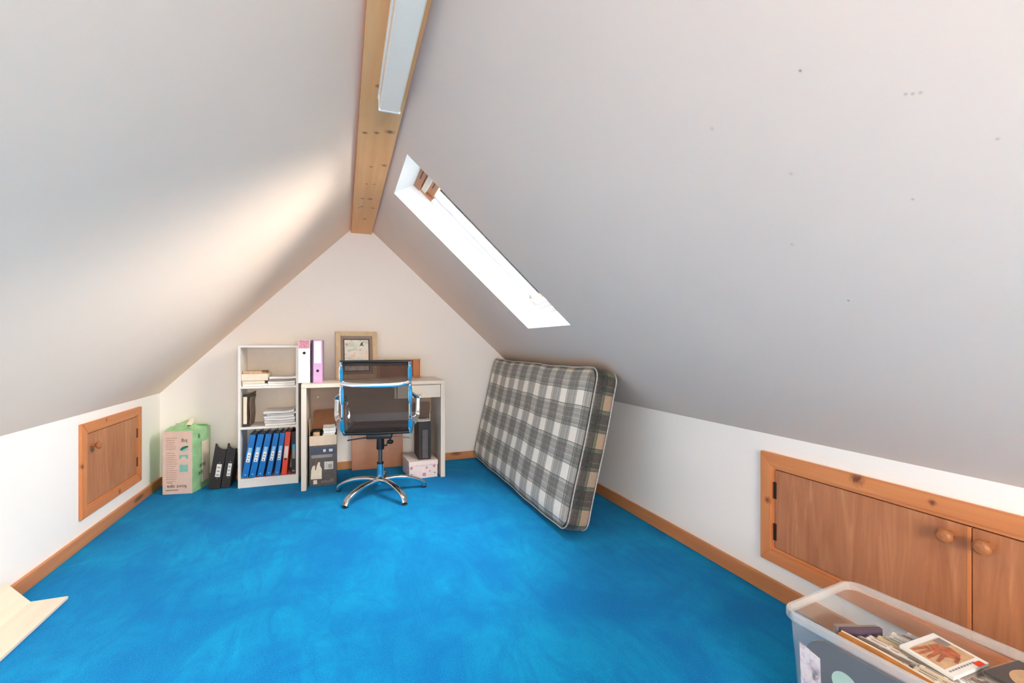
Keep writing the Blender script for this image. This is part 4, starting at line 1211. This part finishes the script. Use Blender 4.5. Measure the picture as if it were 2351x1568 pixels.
# manila strip card at the side of the cases
mc = thing('card_folder', 'orange-brown card folder wedged along the side of the disc cases', 'folder', ORG)
bm = bmesh.new(); sweep(bm, smooth_path([(.080, .112, .217), (.077, .20, .218), (.071, .29, .216), (.068, .40, .212)], 4), [(-.002, -.085), (.003, -.085), (.009, .085), (-.004, .085)]); placed('board', bm, M_manila, mc)
bm = bmesh.new(); sweep(bm, smooth_path([(.0915, .112, .219), (.0885, .20, .220), (.0825, .29, .218), (.079, .40, .214)], 4), [(-.001, -.085), (.001, -.085), (.001, .085), (-.001, .085)]); placed('inner_sheet', bm, M_cream, mc)
# purple case, upright and askew at the far end of the row
pc_ = thing('purple_disc_case', 'purple edged thick disc case standing askew behind the row', 'disc case', W_(.112, .078, .173), math.radians(-20))
obj('case_shell', bx((0, -.024, 0), (.118, 0, .125), .001), M_case, pc_)
obj('insert', bx((.003, -.012, .003), (.115, -.002, .122)), M_greymat, pc_)
obj('purple_spine', bx((.008, -.0235, .004), (.117, -.012, .1235)), M_purple, pc_)
# top disc case with hands picture, lying on the row
tc_ = thing('flat_disc_case', 'white bordered disc case with a photo of hands, lying on top', 'disc case', W_(.150, .210, CT+.006), 0)
tc_.scale = (.90, .91, 1)
tc_.rotation_euler = (math.radians(2), math.radians(-3), math.radians(6-9))
def F(lo, hi, bev=0.0): return bx((lo[0], -hi[1], lo[2]), (hi[0], -lo[1], hi[2]), bev)
obj('case_shell', F((0, 0, 0), (.142, .125, .0102), .0008), M_case, tc_)
obj('second_case_shell', F((.004, -.003, -.0005), (.144, .121, -.0001)), M_case, tc_)
obj('insert', F((.002, .002, .002), (.140, .123, .0098)), M_white, tc_)
obj('photo', F((.010, .020, .0104), (.130, .100, .0108)), M_tan, tc_)
# a hand print, flat: palm and fingers
bm = bmesh.new()
def flat_poly(pts, z=.0112): prism(bm, [(x, -y, z) for x, y in pts], (0, 0, .0002))
flat_poly([(.070, .030), (.100, .036), (.112, .058), (.104, .084), (.080, .092), (.062, .074), (.058, .048)])
for (a, b, c_) in (((.062, .034), (.014, .026), .005), ((.060, .044), (.012, .042), .005), ((.060, .056), (.016, .060), .005), ((.064, .068), (.024, .078), .005), ((.090, .086), (.060, .097), .005)):
    d_ = Vector((b[0]-a[0], b[1]-a[1])); n_ = Vector((-d_.y, d_.x)).normalized()*c_
    flat_poly([(a[0]+n_.x, a[1]+n_.y), (b[0]+n_.x*.7, b[1]+n_.y*.7), (b[0]-n_.x*.7, b[1]-n_.y*.7), (a[0]-n_.x, a[1]-n_.y)], .0113+.0002*c_)
obj('hand_print', bm, M_skin, tc_)
obj('dark_sleeve_print', F((.100, .022, .0113), (.128, .050, .0116)), M_greymat, tc_)
obj('red_sticker', F((.100, .110, .0104), (.126, .1240, .0108)), M_orange, tc_)
bm = bmesh.new()
for q in range(9):
    lo, hi = (.012+q*.011, .107, .0105), (.020+q*.011, .111, .0107); box(bm, (lo[0], -hi[1], lo[2]), (hi[0], -lo[1], hi[2]))
obj('title_print', bm, M_inkgrey, tc_)
u_ = thing('flat_disc_case', 'clear disc case lying under the one with the hands photo', 'disc case', W_(.153, .213, CT-.0045), 0)
u_.scale = (.90, .91, 1)
u_.rotation_euler = (math.radians(2), math.radians(-3), math.radians(6-9))
obj('case_shell', F((0, 0, 0), (.142, .125, .0102), .0008), M_case, u_)
obj('insert', F((.002, .002, .002), (.140, .123, .0085)), M_greymat, u_)
# dark case with round tan print, nearer
v_ = thing('flat_disc_case', 'dark disc case with a round tan print at the wall side of the tub', 'disc case', W_(.198, .348, CT+.016), 0)
v_.rotation_euler = (0, 0, math.radians(6-10))
obj('case_shell', F((0, 0, 0), (.125, .142, .0102), .0008), M_case, v_)
obj('insert', F((.002, .002, .002), (.123, .140, .0092)), M_black, v_)
bm = bmesh.new(); lathe(bm, [(.020, 0), (.050, 0), (.050, .0004), (.020, .0004)], 28, T(.062, -.071, .0104)); obj('round_print', bm, M_tan, v_)
w_ = thing('flat_disc_case', 'grey disc case lying under the dark one with the round print', 'disc case', W_(.194, .352, CT+.0045), math.radians(-2))
obj('case_shell', F((0, 0, 0), (.125, .142, .0102), .0008), M_case, w_)
obj('insert', F((.002, .002, .002), (.123, .140, .0085)), M_greymat, w_)
x_ = thing('flat_disc_case', 'brown disc case lowest of the flat pile by the wall side of the tub', 'disc case', W_(.192, .348, CT-.0065), math.radians(-5))
obj('case_shell', F((0, 0, 0), (.125, .142, .0102), .0008), M_case, x_)
obj('insert', F((.002, .002, .002), (.123, .140, .0085)), M_taupe, x_)

# slate folder with pale green disc, and floral card, seen through the side
sf = thing('slate_case', 'slate blue rounded case with a pale green disc, inside the tub side', 'case', ORG)
bm = bmesh.new()
pts = []
r = .06; v0, v1, z0, z1 = .060, .40, .0, .288
for cv, cz, a0 in ((v1-r, z1-r, 0), (v0+r, z1-r, 90), (v0+.02, z0+.02, 180), (v1-.02, z0+.02, 270)):
    rr2 = r if cz > .2 else .02
    for k in range(7):
        a = math.radians(a0+15*k); pts.append((.0, cv+rr2*math.cos(a), cz+rr2*math.sin(a)))
prism(bm, pts, (.010, 0, 0), M=T(.020, 0, .006)); wallshear(bm); placed('case_shell', bm, M_slate, sf)
bm = bmesh.new(); lathe(bm, [(0, 0), (.030, 0), (.030, .002), (0, .002)], 24, T(.0198, .155, .212)@roty(-R90)); wallshear(bm); placed('disc_badge', bm, M_palegreen, sf)
fc = thing('floral_card', 'floral greeting card pressed against the inside of the tub', 'card', ORG)
bm = bmesh.new(); prism(bm, [(.0, .046, .09), (.0, .098, .09), (.0, .098, .243), (.0, .046, .258)], (.0015, 0, 0), M=T(.0172, 0, 0)); wallshear(bm); placed('card_sheet', bm, M_floral, fc)
